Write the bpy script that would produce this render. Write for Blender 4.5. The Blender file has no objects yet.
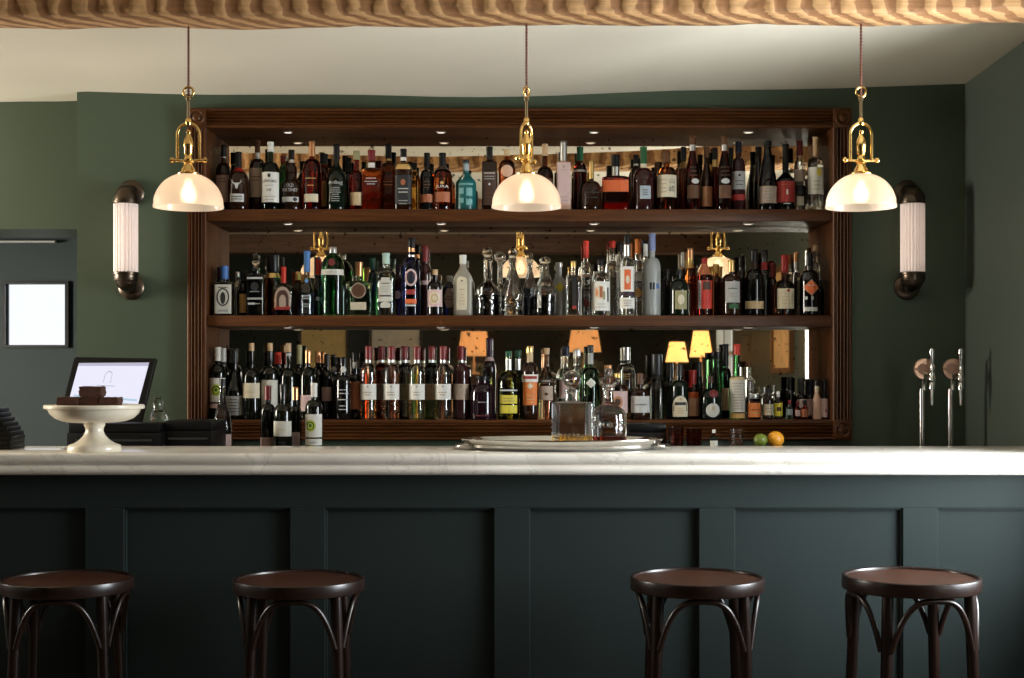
import bpy, bmesh, math, random
from mathutils import Vector, Matrix
random.seed(7)
PI = math.pi
scene = bpy.context.scene
COL = scene.collection
F = 1430.0      # focal length in pixels of the 1024 px wide frame
EYE = 1.345     # camera height
HY = 376.0      # horizon row


def wx(px, Y): return (px - 512.0) / F * Y
def wz(py, Y): return EYE + (HY - py) / F * Y


# ------------------------------------------------------------------ materials
MATS = {}


def new_mat(name):
    m = bpy.data.materials.new(name)
    m.use_nodes = True
    nt = m.node_tree
    for n in list(nt.nodes):
        nt.nodes.remove(n)
    out = nt.nodes.new('ShaderNodeOutputMaterial')
    b = nt.nodes.new('ShaderNodeBsdfPrincipled')
    nt.links.new(b.outputs[0], out.inputs[0])
    return m, nt, b, out


def sset(b, **k):
    names = dict(col='Base Color', rough='Roughness', metal='Metallic', trans='Transmission Weight', ior='IOR',
                 spec='Specular IOR Level', coat='Coat Weight', coatr='Coat Roughness', emc='Emission Color',
                 ems='Emission Strength', sss='Subsurface Weight', sheen='Sheen Weight')
    for a, v in k.items():
        if a in ('col', 'emc'):
            v = (*v, 1.0) if len(v) == 3 else v
        b.inputs[names[a]].default_value = v


def plain(col, rough=0.5, noise=0.06, scale=30.0, **k):
    """a colour with a little procedural variation"""
    key = ('p', tuple(col), rough, noise, scale, tuple(sorted((a, str(v)) for a, v in k.items())))
    if key in MATS:
        return MATS[key]
    m, nt, b, out = new_mat('paint')
    sset(b, col=col, rough=rough, **k)
    if noise > 0:
        tc = nt.nodes.new('ShaderNodeTexCoord')
        nz = nt.nodes.new('ShaderNodeTexNoise')
        nz.inputs['Scale'].default_value = scale
        nz.inputs['Detail'].default_value = 3
        nt.links.new(tc.outputs['Object'], nz.inputs['Vector'])
        mr = nt.nodes.new('ShaderNodeMapRange')
        mr.inputs['To Min'].default_value = 1 - noise
        mr.inputs['To Max'].default_value = 1 + noise
        nt.links.new(nz.outputs['Fac'], mr.inputs['Value'])
        mx = nt.nodes.new('ShaderNodeMix')
        mx.data_type = 'RGBA'
        mx.blend_type = 'MULTIPLY'
        mx.inputs[0].default_value = 1
        mx.inputs[6].default_value = (*col, 1)
        nt.links.new(mr.outputs['Result'], mx.inputs[7])
        nt.links.new(mx.outputs[2], b.inputs['Base Color'])
    MATS[key] = m
    return m


def glass(col, rough=0.02, ior=1.36, coat=0.0):
    key = ('g', tuple(col), rough, ior, coat)
    if key not in MATS:
        m, nt, b, out = new_mat('glass')
        sset(b, col=col, rough=rough, trans=1.0, ior=ior, coat=coat, coatr=.02)
        MATS[key] = m
    return MATS[key]


def darkglass(col, rough=0.03):
    key = ('d', tuple(col), rough)
    if key not in MATS:
        m, nt, b, out = new_mat('dark_glass')
        sset(b, col=col, rough=rough, spec=0.45, trans=0.0)
        MATS[key] = m
    return MATS[key]


def metal(col, rough=0.25):
    key = ('m', tuple(col), rough)
    if key not in MATS:
        m, nt, b, out = new_mat('metal')
        sset(b, col=col, rough=rough, metal=1.0)
        MATS[key] = m
    return MATS[key]


def wood(dark, light, scale=(1.2, 14, 14), rough=0.4, bump=0.15, coat=0.0, spec=0.5):
    key = ('w', dark, light, scale, rough, spec)
    if key in MATS:
        return MATS[key]
    m, nt, b, out = new_mat('wood')
    sset(b, rough=rough, coat=coat, coatr=0.2, spec=spec)
    tc = nt.nodes.new('ShaderNodeTexCoord')
    mp = nt.nodes.new('ShaderNodeMapping')
    mp.inputs['Scale'].default_value = scale
    nt.links.new(tc.outputs['Object'], mp.inputs['Vector'])
    nz = nt.nodes.new('ShaderNodeTexNoise')
    nz.inputs['Scale'].default_value = 4
    nz.inputs['Detail'].default_value = 8
    nz.inputs['Roughness'].default_value = 0.65
    nz.inputs['Distortion'].default_value = 0.6
    nt.links.new(mp.outputs[0], nz.inputs['Vector'])
    cr = nt.nodes.new('ShaderNodeValToRGB')
    cr.color_ramp.elements[0].position = 0.3
    cr.color_ramp.elements[1].position = 0.72
    cr.color_ramp.elements[0].color = (*dark, 1)
    cr.color_ramp.elements[1].color = (*light, 1)
    nt.links.new(nz.outputs['Fac'], cr.inputs[0])
    nt.links.new(cr.outputs[0], b.inputs['Base Color'])
    bp = nt.nodes.new('ShaderNodeBump')
    bp.inputs['Strength'].default_value = bump
    bp.inputs['Distance'].default_value = 0.002
    nt.links.new(nz.outputs['Fac'], bp.inputs['Height'])
    nt.links.new(bp.outputs[0], b.inputs['Normal'])
    MATS[key] = m
    return m


def wallpaint(col, rough=0.6, bump=0.08, spec=0.3):
    key = ('wp', col, rough)
    if key in MATS:
        return MATS[key]
    m, nt, b, out = new_mat('wall_paint')
    sset(b, rough=rough, spec=spec)
    tc = nt.nodes.new('ShaderNodeTexCoord')
    nz = nt.nodes.new('ShaderNodeTexNoise')
    nz.inputs['Scale'].default_value = 1.7
    nz.inputs['Detail'].default_value = 6
    nt.links.new(tc.outputs['Object'], nz.inputs['Vector'])
    mr = nt.nodes.new('ShaderNodeMapRange')
    mr.inputs['To Min'].default_value = 0.9
    mr.inputs['To Max'].default_value = 1.1
    nt.links.new(nz.outputs['Fac'], mr.inputs['Value'])
    mx = nt.nodes.new('ShaderNodeMix')
    mx.data_type = 'RGBA'
    mx.blend_type = 'MULTIPLY'
    mx.inputs[0].default_value = 1
    mx.inputs[6].default_value = (*col, 1)
    nt.links.new(mr.outputs[0], mx.inputs[7])
    nt.links.new(mx.outputs[2], b.inputs['Base Color'])
    nz2 = nt.nodes.new('ShaderNodeTexNoise')
    nz2.inputs['Scale'].default_value = 60
    nt.links.new(tc.outputs['Object'], nz2.inputs['Vector'])
    bp = nt.nodes.new('ShaderNodeBump')
    bp.inputs['Strength'].default_value = bump
    bp.inputs['Distance'].default_value = 0.003
    nt.links.new(nz2.outputs['Fac'], bp.inputs['Height'])
    nt.links.new(bp.outputs[0], b.inputs['Normal'])
    MATS[key] = m
    return m


def marble():
    m, nt, b, out = new_mat('marble')
    sset(b, rough=0.12, spec=0.5)
    tc = nt.nodes.new('ShaderNodeTexCoord')
    nz = nt.nodes.new('ShaderNodeTexNoise')
    nz.inputs['Scale'].default_value = 2.2
    nz.inputs['Detail'].default_value = 9
    nz.inputs['Roughness'].default_value = 0.6
    nz.inputs['Distortion'].default_value = 1.6
    nt.links.new(tc.outputs['Object'], nz.inputs['Vector'])
    cr = nt.nodes.new('ShaderNodeValToRGB')
    e = cr.color_ramp.elements
    e[0].position = 0.40
    e[0].color = (.74, .69, .61, 1)
    e[1].position = 0.56
    e[1].color = (.84, .79, .71, 1)
    a = e.new(0.485)
    a.color = (.80, .75, .67, 1)
    a = e.new(0.50)
    a.color = (.66, .61, .53, 1)
    a = e.new(0.515)
    a.color = (.80, .75, .67, 1)
    nt.links.new(nz.outputs['Fac'], cr.inputs[0])
    nt.links.new(cr.outputs[0], b.inputs['Base Color'])
    return m


def mirror_mat():
    m, nt, b, out = new_mat('antique_mirror')
    sset(b, metal=1.0, rough=0.015)
    tc = nt.nodes.new('ShaderNodeTexCoord')
    vo = nt.nodes.new('ShaderNodeTexNoise')
    vo.inputs['Scale'].default_value = 55
    vo.inputs['Detail'].default_value = 3
    nt.links.new(tc.outputs['Object'], vo.inputs['Vector'])
    cr = nt.nodes.new('ShaderNodeValToRGB')
    cr.color_ramp.elements[0].position = 0.30
    cr.color_ramp.elements[0].color = (.18, .15, .11, 1)
    cr.color_ramp.elements[1].position = 0.36
    cr.color_ramp.elements[1].color = (.82, .75, .62, 1)
    nt.links.new(vo.outputs['Fac'], cr.inputs[0])
    nt.links.new(cr.outputs[0], b.inputs['Base Color'])
    return m


def beam_mat():
    """old adzed timber: alternating hewn facets"""
    m, nt, b, out = new_mat('hewn_timber')
    sset(b, rough=0.75)
    tc = nt.nodes.new('ShaderNodeTexCoord')
    mp = nt.nodes.new('ShaderNodeMapping')
    mp.inputs['Rotation'].default_value = (0, 0, math.radians(40))
    nt.links.new(tc.outputs['Object'], mp.inputs['Vector'])
    wv = nt.nodes.new('ShaderNodeTexWave')
    wv.wave_type = 'BANDS'
    wv.bands_direction = 'X'
    wv.inputs['Scale'].default_value = 5.0
    wv.inputs['Distortion'].default_value = 2.4
    wv.inputs['Detail'].default_value = 2
    wv.inputs['Detail Scale'].default_value = 3.2
    nt.links.new(mp.outputs[0], wv.inputs['Vector'])
    cr = nt.nodes.new('ShaderNodeValToRGB')
    cr.color_ramp.elements[0].position = 0.42
    cr.color_ramp.elements[0].color = (.27, .120, .042, 1)
    cr.color_ramp.elements[1].position = 0.58
    cr.color_ramp.elements[1].color = (.52, .290, .120, 1)
    nt.links.new(wv.outputs['Fac'], cr.inputs[0])
    mp2 = nt.nodes.new('ShaderNodeMapping')
    mp2.inputs['Scale'].default_value = (2.5, 26, 26)
    nt.links.new(tc.outputs['Object'], mp2.inputs['Vector'])
    nz = nt.nodes.new('ShaderNodeTexNoise')
    nz.inputs['Scale'].default_value = 3
    nz.inputs['Detail'].default_value = 6
    nt.links.new(mp2.outputs[0], nz.inputs['Vector'])
    mr = nt.nodes.new('ShaderNodeMapRange')
    mr.inputs['To Min'].default_value = 0.5
    mr.inputs['To Max'].default_value = 1.5
    nt.links.new(nz.outputs['Fac'], mr.inputs['Value'])
    mx = nt.nodes.new('ShaderNodeMix')
    mx.data_type = 'RGBA'
    mx.blend_type = 'MULTIPLY'
    mx.inputs[0].default_value = 1
    nt.links.new(cr.outputs[0], mx.inputs[6])
    nt.links.new(mr.outputs[0], mx.inputs[7])
    nt.links.new(mx.outputs[2], b.inputs['Base Color'])
    bp = nt.nodes.new('ShaderNodeBump')
    bp.inputs['Strength'].default_value = 0.5
    bp.inputs['Distance'].default_value = 0.01
    nt.links.new(wv.outputs['Fac'], bp.inputs['Height'])
    nt.links.new(bp.outputs[0], b.inputs['Normal'])
    return m


def shade_mat(col, ems, tw=0.6, core=False):
    """a lit lamp shade: translucent, with the glow of its lamp"""
    m, nt, b, out = new_mat('lamp_glass')
    sset(b, col=col, rough=0.25, emc=col, ems=ems)
    if core:
        sset(b, trans=.85, rough=.34, ior=1.2, coat=.5, coatr=.1)
    tr = nt.nodes.new('ShaderNodeBsdfTranslucent')
    tr.inputs['Color'].default_value = (*col, 1)
    mx = nt.nodes.new('ShaderNodeMixShader')
    mx.inputs[0].default_value = tw
    nt.links.new(b.outputs[0], mx.inputs[1])
    nt.links.new(tr.outputs[0], mx.inputs[2])
    nt.links.new(mx.outputs[0], out.inputs[0])
    return m


def emit(col, s):
    key = ('e', col, s)
    if key not in MATS:
        m, nt, b, out = new_mat('light_source')
        sset(b, col=(0, 0, 0), emc=col, ems=s)
        MATS[key] = m
    return MATS[key]


# ------------------------------------------------------------------ geometry
class MB:
    """collects vertices and faces of ONE mesh"""

    def __init__(s):
        s.v, s.f, s.m = [], [], []

    def add(s, vs, fs, mi=0):
        o = len(s.v)
        s.v += [tuple(v) for v in vs]
        s.f += [tuple(i + o for i in f) for f in fs]
        s.m += [mi] * len(fs)

    def box(s, x0, x1, y0, y1, z0, z1, bev=0.0, mi=0):
        if bev <= 0:
            vs = [(x, y, z) for z in (z0, z1) for y in (y0, y1) for x in (x0, x1)]
            s.add(vs, [(0, 2, 3, 1), (4, 5, 7, 6), (0, 1, 5, 4), (2, 6, 7, 3), (0, 4, 6, 2), (1, 3, 7, 5)], mi)
            return
        bm = bmesh.new()
        bmesh.ops.create_cube(bm, size=1)
        bmesh.ops.scale(bm, vec=(x1 - x0, y1 - y0, z1 - z0), verts=bm.verts)
        bmesh.ops.translate(bm, vec=((x0 + x1) / 2, (y0 + y1) / 2, (z0 + z1) / 2), verts=bm.verts)
        bmesh.ops.bevel(bm, geom=bm.edges[:], offset=bev, segments=2, affect='EDGES', profile=0.5)
        s.bm(bm, mi)

    def bm(s, bm, mi=0):
        bm.verts.index_update()
        s.add([v.co for v in bm.verts], [[v.index for v in f.verts] for f in bm.faces], mi)
        bm.free()

    def lathe(s, prof, c=(0, 0, 0), seg=24, axis='z', cap=True, mi=0, wob=None):
        """prof = [(r, h)] from bottom to top"""
        n = len(prof)
        vs = []
        for r, h in prof:
            for k in range(seg):
                a = 2 * PI * k / seg
                rr = r * (wob(a, h) if wob else 1)
                x, y = rr * math.cos(a), rr * math.sin(a)
                if axis == 'z':
                    vs.append((c[0] + x, c[1] + y, c[2] + h))
                elif axis == 'y':
                    vs.append((c[0] + x, c[1] + h, c[2] - y))
                else:
                    vs.append((c[0] + h, c[1] + x, c[2] + y))
        fs = []
        for i in range(n - 1):
            for k in range(seg):
                k2 = (k + 1) % seg
                fs.append((i * seg + k, i * seg + k2, (i + 1) * seg + k2, (i + 1) * seg + k))
        if cap:
            fs.append(tuple(reversed(range(seg))))
            fs.append(tuple((n - 1) * seg + k for k in range(seg)))
        s.add(vs, fs, mi)

    def tube(s, pts, r, seg=10, mi=0, cap=True):
        pts = [Vector(p) for p in pts]
        rs = r if isinstance(r, (list, tuple)) else [r] * len(pts)
        vs = []
        t0 = (pts[1] - pts[0]).normalized()
        up = Vector((0, 0, 1)) if abs(t0.z) < 0.9 else Vector((1, 0, 0))
        nrm = t0.cross(up).normalized()
        for i, p in enumerate(pts):
            if i == 0:
                t = t0
            elif i == len(pts) - 1:
                t = (pts[-1] - pts[-2]).normalized()
            else:
                t = (pts[i + 1] - pts[i - 1]).normalized()
            nrm = (nrm - t * nrm.dot(t)).normalized()
            bn = t.cross(nrm)
            for k in range(seg):
                a = 2 * PI * k / seg
                vs.append(p + (nrm * math.cos(a) + bn * math.sin(a)) * rs[i])
        fs = []
        for i in range(len(pts) - 1):
            for k in range(seg):
                k2 = (k + 1) % seg
                fs.append((i * seg + k, i * seg + k2, (i + 1) * seg + k2, (i + 1) * seg + k))
        if cap:
            fs.append(tuple(reversed(range(seg))))
            fs.append(tuple((len(pts) - 1) * seg + k for k in range(seg)))
        s.add(vs, fs, mi)

    def prism_x(s, prof, x0, x1, mi=0):
        """closed profile [(y, z)] swept along x"""
        n = len(prof)
        vs = [(x0, y, z) for y, z in prof] + [(x1, y, z) for y, z in prof]
        fs = [(k, (k + 1) % n, (k + 1) % n + n, k + n) for k in range(n)]
        fs += [tuple(range(n)), tuple(reversed(range(n, 2 * n)))]
        s.add(vs, fs, mi)

    def prism(s, poly, y0, y1, mi=0):
        """closed outline [(x, z)] swept along y"""
        n = len(poly)
        vs = [(x, y0, z) for x, z in poly] + [(x, y1, z) for x, z in poly]
        fs = [(k, (k + 1) % n, (k + 1) % n + n, k + n) for k in range(n)]
        fs += [tuple(range(n)), tuple(reversed(range(n, 2 * n)))]
        s.add(vs, fs, mi)

    def build(s, name, mats, parent=None, smooth=True, sharp=40, loc=None):
        me = bpy.data.meshes.new(name)
        me.from_pydata(s.v, [], s.f)
        if not isinstance(mats, (list, tuple)):
            mats = [mats]
        for m in mats:
            me.materials.append(m)
        bm = bmesh.new()
        bm.from_mesh(me)
        bmesh.ops.recalc_face_normals(bm, faces=bm.faces)
        bm.to_mesh(me)
        bm.free()
        if len(mats) > 1:
            me.polygons.foreach_set('material_index', s.m)
        if smooth:
            me.polygons.foreach_set('use_smooth', [True] * len(me.polygons))
            me.set_sharp_from_angle(angle=math.radians(sharp))
        o = bpy.data.objects.new(name, me)
        COL.objects.link(o)
        if loc:
            o.location = loc
        if parent:
            o.parent = parent
        return o


def tag(o, label=None, cat=None, group=None, kind=None):
    if label:
        o['label'] = label
    if cat:
        o['category'] = cat
    if group:
        o['group'] = group
    if kind:
        o['kind'] = kind
    return o


def thing(name, label, cat, loc=(0, 0, 0), rz=0.0, group=None):
    o = bpy.data.objects.new(name, None)
    o.empty_display_size = 0.05
    COL.objects.link(o)
    o.location = loc
    o.rotation_euler = (0, 0, rz)
    return tag(o, label, cat, group)


def struct(o):
    o['kind'] = 'structure'
    return o


def copy_tree(o, parent=None):
    c = o.copy()
    COL.objects.link(c)
    c.parent = parent
    for ch in list(o.children):
        copy_tree(ch, c)
    return c
# ------------------------------------------------------------------ the room
YW = 5.76           # back wall face
YM = 5.952          # mirror face
XR = 1.825          # right wall face
XL, YB = -4.4, -2.4  # left and rear walls
XO = wx(77, YW)     # left end of the back wall
ZC = 2.497
G_WALL = wallpaint((.060, .082, .051), 0.55)
G_SIDE = wallpaint((.064, .078, .062), 0.5)
G_DARK = wallpaint((.045, .060, .060), 0.6)
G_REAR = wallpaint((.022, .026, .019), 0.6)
CREAM = wallpaint((.74, .67, .54), 0.8, 0.12)
WOODC = wood((.040, .012, .003), (.120, .040, .009), (1.0, 18, 18), 0.45, 0.1, 0, .22)
WOODV = wood((.040, .012, .003), (.120, .040, .009), (18, 18, 1.0), 0.45, 0.1, 0, .22)
STOOLW = wood((.009, .004, .0025), (.020, .008, .005), (10, 10, 1.2), 0.30, 0.05)
SEATW = wood((.030, .010, .005), (.075, .026, .012), (3, 20, 3), 0.34, 0.05)
BRASS = metal((.80, .52, .18), 0.2)
BRONZE = metal((.10, .075, .055), 0.32)
CHROME = metal((.75, .74, .72), 0.12)
COPPER = metal((.66, .40, .28), 0.3)
SILVER = metal((.72, .70, .66), 0.16)
BLACKP = plain((.004, .004, .0045), 0.4, 0, spec=.25)

b = MB()
b.box(XL - .2, 2.3, YB - .3, 9.0, -0.1, 0)
struct(b.build('floor', wood((.05, .028, .015), (.12, .07, .04), (1.2, 12, 1), 0.5), smooth=False))

# ceiling: an old plaster ceiling that sags in the middle and lifts to the right
b = MB()
NX, NY = 40, 12
vs, fs = [], []


def ceil_z(x, y):
    px = 512 + x / YW * F
    # height where it meets the back wall, read along the wall
    pts = [(-900, 101), (60, 94), (77, 92), (300, 95), (450, 97), (560, 95), (700, 91), (860, 87), (965, 85), (1200, 80)]
    py = pts[-1][1]
    for (a, pa), (c, pc) in zip(pts, pts[1:]):
        if a <= px <= c:
            py = pa + (pc - pa) * (px - a) / (c - a)
            break
    z = wz(py, YW)
    t = max(0.0, min(1.0, (YW - y) / 1.2))
    lift = 0.045 * max(0.0, min(1.0, (x - 0.2) / 1.6)) * t
    up = .07 if y < 4.45 else 0
    return z + lift + up + 0.004 * math.sin(x * 5 + y * 3)


for j in range(NY + 1):
    y = 3.9 + (YW + 0.20 - 3.9) * j / NY
    for i in range(NX + 1):
        x = XL + (XR + .1 - XL) * i / NX
        vs.append((x, y, ceil_z(x, y)))
for j in range(NY):
    for i in range(NX):
        a = j * (NX + 1) + i
        fs.append((a, a + 1, a + NX + 2, a + NX + 1))
b.add(vs, fs)
b.box(XL - .2, XR + .2, YB - .2, 3.905, 2.56, 2.64)
b.box(XL - .2, XR + .2, 3.9, 9.0, 2.62, 2.7)
struct(b.build('ceiling', CREAM))

# back wall with the recess for the shelves
FL, FR = wx(196, YW), wx(843, YW)      # hole in the wall behind the frame
FZ0, FZ1 = wz(430, YW), wz(117, YW)
b = MB()
b.box(XO, FL, YW, YW + .24, 0, 2.6)
b.box(FR, XR + .2, YW, YW + .24, 0, 2.6)
b.box(FL, FR, YW, YW + .24, 0, FZ0)
b.box(FL, FR, YW, YW + .24, FZ1, 2.6)
struct(b.build('wall_back', G_WALL, smooth=False))
# bulkhead over the opening on the left
b = MB()
b.box(XL - .2, XO - .001, 5.93, 6.30, wz(229, 5.93), 2.66)
struct(b.build('wall_bulkhead', G_WALL, smooth=False))
# far room behind the opening, with its window
YF = 7.4
wl, wr, wb, wt = wx(6, YF), wx(66, YF), wz(345, YF), wz(284, YF)
b = MB()
b.box(XL - .2, wl, YF, YF + .03, 0, 2.7)
b.box(wr, XO + 1.2, YF, YF + .03, 0, 2.7)
b.box(wl, wr, YF, YF + .03, 0, wb)
b.box(wl, wr, YF, YF + .03, wt, 2.7)
b.box(XO + .05, XO + .17, 6.0, YF, 0, 2.7)
struct(b.build('wall_far', G_DARK, smooth=False))
b = MB()
t = .014
b.box(wl - t, wl, YF - .02, YF + .05, wb - t, wt + t)
b.box(wr, wr + t * 1.3, YF - .02, YF + .05, wb - t, wt + t)
b.box(wl, wr, YF - .02, YF + .05, wb - t, wb)
b.box(wl, wr, YF - .02, YF + .05, wt, wt + t)
struct(b.build('window_1', plain((.008, .010, .009), .4), smooth=False))
b = MB()
b.box(wl, wr, YF + .012, YF + .018, wb, wt)
struct(b.build('window_1_glass', glass((.98, .98, .98), 0, 1.1), smooth=False))
b = MB()
b.box(XL, wx(58, YF), YF - .05, YF - .01, wz(243.5, YF), wz(241.6, YF))
struct(b.build('pale_strip', plain((.55, .55, .50), .35), smooth=False))  # thin pale strip in front of the far wall

# right wall with the tall window beside the end of the bar
RW = (3.05, 4.42, 0.75, 2.12)
RW2 = (-0.9, 0.1, 0.95, 2.12)
LWB = (4.75, 5.65, 1.15, 2.35)
LWF_ADDED = (6.5, 7.2, 1.0, 2.2)  # unseen opening added to brighten the far room
b = MB()


def wall_x(x0, x1, ys, ye, holes):
    cur = ys
    for (h0, h1, z0, z1) in sorted(holes):
        b.box(x0, x1, cur, h0, 0, 2.7)
        b.box(x0, x1, h0, h1, 0, z0)
        b.box(x0, x1, h0, h1, z1, 2.7)
        cur = h1
    b.box(x0, x1, cur, ye, 0, 2.7)


wall_x(XR, XR + .40, YB - .2, 6.2, [RW, RW2])
struct(b.build('wall_right', G_SIDE, smooth=False))
LW = (1.0, 1.9, 0.95, 2.1)
b = MB()
wall_x(XL - .22, XL, YB - .2, 9.0, [LW, LWB, LWF_ADDED])
struct(b.build('wall_left', G_SIDE, smooth=False))
b = MB()
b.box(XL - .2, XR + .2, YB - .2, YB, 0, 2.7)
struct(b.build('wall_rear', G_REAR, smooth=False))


def window_frame(name, x, y0, y1, z0, z1, sx, dd=.08):
    m = MB()
    w = .05
    xa, xb = sorted((x + sx * dd, x + sx * (dd + .06)))
    m.box(xa, xb, y0, y0 + w, z0, z1)
    m.box(xa, xb, y1 - w, y1, z0, z1)
    m.box(xa, xb, y0, y1, z0, z0 + w)
    m.box(xa, xb, y0, y1, z1 - w, z1)
    m.box(xa, xb, (y0 + y1) / 2 - .02, (y0 + y1) / 2 + .02, z0, z1)
    m.box(xa, xb, y0, y1, (z0 + z1) / 2 - .015, (z0 + z1) / 2 + .015)
    return struct(m.build(name, plain((.5, .5, .46), .5), smooth=False))


window_frame('window_2', XR, *RW, 1, .30)
window_frame('window_3', XR, *RW2, 1, .0)
WHT = plain((.78, .77, .73), .5, 0)
b = MB()
b.box(XR - .012, XR + .30, RW[0] + .0005, RW[0] + .02, RW[2], RW[3])
b.box(XR - .012, XR + .30, RW[0] + .02, RW[1], RW[2] - .03, RW[2] + .0005)
struct(b.build('trim_1', WHT, smooth=False))
window_frame('window_4', XL, *LW, -1)
window_frame('window_5', XL, *LWB, -1)
window_frame('window_added', XL, *LWF_ADDED, -1)

# ------------------------------------------------------------------ ceiling beam in front of the bar
b = MB()
NB = 90
random.seed(3)
rows = []
for i in range(NB + 1):
    x = -2.6 + 4.42 * i / NB
    n = .004 * math.sin(x * 3.1 + 1) + .003 * math.sin(x * 9.7) + random.uniform(-.002, .002)
    lift = 0.016 * max(0, (x - .2) / 1.6) - .006 * max(0, (-x - .6))
    zb = wz(27.5, 4.47) + n + lift
    zf = wz(13.5, 4.28) + n * .6 + lift
    rows.append([(x, 4.28, 2.66), (x, 4.28 + random.uniform(-.004, .004), zf + .012), (x, 4.289, zf), (x, 4.37, (zb + zf) / 2 - .004 + random.uniform(-.002, .002)),
                 (x, 4.463, zb), (x, 4.473, zb + .012), (x, 4.478, 2.66)])
vs = [p for r in rows for p in r]
fs = []
for i in range(NB):
    for k in range(6):
        a = i * 7 + k
        fs.append((a, a + 1, a + 8, a + 7))
b.add(vs, fs)
struct(b.build('ceiling_beam', beam_mat(), sharp=60))
for nm, y in (('ceiling_beam_rear', -0.45), ('ceiling_beam_middle', 2.0)):
    b = MB()
    b.box(XL, XR, y - .1, y + .1, 2.40, 2.6, .01)
    struct(b.build(nm, wood((.06, .025, .012), (.16, .075, .035), (1, 12, 12), .6)))

# ------------------------------------------------------------------ the shelf cabinet
cab = thing('bar_shelf_cabinet', 'wide dark brown wooden cabinet with three shelves of bottles, set into the green wall',
            'shelf cabinet', (0, 0, 0))
YFF = 5.715        # face of the frame


def flute_rail(x0, x1, z0, z1, vertical):
    """a stile or rail with four reeds"""
    m = MB()
    a0, a1 = (x0, x1) if vertical else (z0, z1)
    w = a1 - a0
    prof = [(a0, YFF + .06), (a0, YFF + .004), (a0 + .004, YFF)]
    n = 4
    e = w * .14
    for k in range(n):
        s0 = a0 + e + (w - 2 * e) * k / n
        s1 = a0 + e + (w - 2 * e) * (k + 1) / n
        q = (s1 - s0)
        prof += [(s0, YFF), (s0 + q * .14, YFF + .006), (s0 + q * .30, YFF + .002), (s0 + q * .5, YFF - .001), (s0 + q * .70, YFF + .002), (s0 + q * .86, YFF + .006)]
    prof += [(a1 - e, YFF), (a1 - .004, YFF), (a1, YFF + .004), (a1, YFF + .06)]
    if vertical:
        vs = [(a, y, z0) for a, y in prof] + [(a, y, z1) for a, y in prof]
    else:
        vs = [(x0, y, a) for a, y in prof] + [(x1, y, a) for a, y in prof]
    n = len(prof)
    m.add(vs, [(k, (k + 1) % n, (k + 1) % n + n, k + n) for k in range(n)] + [tuple(range(n)), tuple(range(2 * n - 1, n - 1, -1))])
    return m


gx0, gx1, gx2, gx3 = wx(187, YFF), wx(206, YFF), wx(833, YFF), wx(852, YFF)
gz0, gz1, gz2, gz3 = wz(440, YFF), wz(420, YFF), wz(127.5, YFF), wz(108, YFF)
flute_rail(gx0, gx1, gz1, gz2, True).build('stile', WOODV, cab)
flute_rail(gx2, gx3, gz1, gz2, True).build('stile', WOODV, cab)
flute_rail(gx1, gx2, gz2, gz3, False).build('top_rail', WOODC, cab)
flute_rail(gx1, gx2, gz0, gz1, False).build('bottom_rail', WOODC, cab)
for (x0, x1) in ((gx0, gx1), (gx2, gx3)):
    for (z0, z1) in ((gz0, gz1), (gz2, gz3)):
        m = MB()
        m.box(x0, x1, YFF - .004, YFF + .06, z0, z1, .003)
        cb = m.build('corner_block', WOODC, cab)
        m = MB()
        r = .033
        m.lathe([(r, 0), (r, .003), (r * .86, .007), (r * .72, .003), (r * .5, .003), (r * .34, .009), (r * .15, .011), (.0005, .011)],
                ((x0 + x1) / 2, YFF - .004, (z0 + z1) / 2), 28, 'y')
        # lathe grows towards +y; mirror it to face the room
        m.v = [(x, 2 * (YFF - .004) - y, z) for x, y, z in m.v]
        m.build('rosette', WOODC, cb)
# lining
for (x0, x1) in ((gx1 - .022, gx1), (gx2, gx2 + .022)):
    m = MB()
    m.box(x0, x1, YFF + .055, YM, gz1 - .02, gz2 + .02)
    m.build('side_panel', WOODV, cab, smooth=False)
m = MB()
m.box(gx1, gx2, YFF + .055, YM, gz2, gz2 + .02)
m.build('top_panel', WOODC, cab, smooth=False)
m = MB()
m.box(gx1, gx2, YFF + .055, YM, gz1 - .02, gz1 - .0005)
m.build('shelf', WOODC, cab, smooth=False)
S3 = gz1
S1, S2 = wz(209.4, 5.73), wz(315.5, 5.73)
for zt, zb in ((S1, wz(221.2, 5.73)), (S2, wz(326.4, 5.73))):
    m = MB()
    m.box(gx1 + .001, gx2 - .001, 5.725, YM - .001, zb, zt, .002)
    m.build('shelf', WOODC, cab)
m = MB()
m.box(gx1 - .02, gx2 + .02, YM, YM + .008, gz1 - .02, gz2 + .02)
m.build('mirror_back', mirror_mat(), cab, smooth=False)
SHELF = {1: S1, 2: S2, 3: S3}
# small recessed lights under the header and the shelves
LZ = {0: gz2, 1: wz(221.2, 5.73), 2: wz(326.4, 5.73)}
for lv in (0, 1, 2):
    for px in (288, 441, 594, 748):
        x = wx(px, 5.82)
        m = MB()
        m.lathe([(.019, -.003), (.022, -.001), (.022, 0)], (x, 5.82, LZ[lv]), 20)
        sp = m.build('spotlight', metal((.6, .58, .55), .3), cab)
        m = MB()
        m.lathe([(.015, -.0036), (.015, -.0031)], (x, 5.82, LZ[lv]), 20)
        m.build('bulb', emit((1, .88, .72), 1.1), sp)
        ld = bpy.data.lights.new('spot_glow', 'SPOT')
        ld.energy = 0.35
        ld.color = (1, .78, .52)
        ld.spot_size = math.radians(110)
        ld.spot_blend = .8
        ld.shadow_soft_size = .015
        lo = bpy.data.objects.new('spot_glow', ld)
        COL.objects.link(lo)
        lo.location = (x, 5.82, LZ[lv] - .006)

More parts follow.
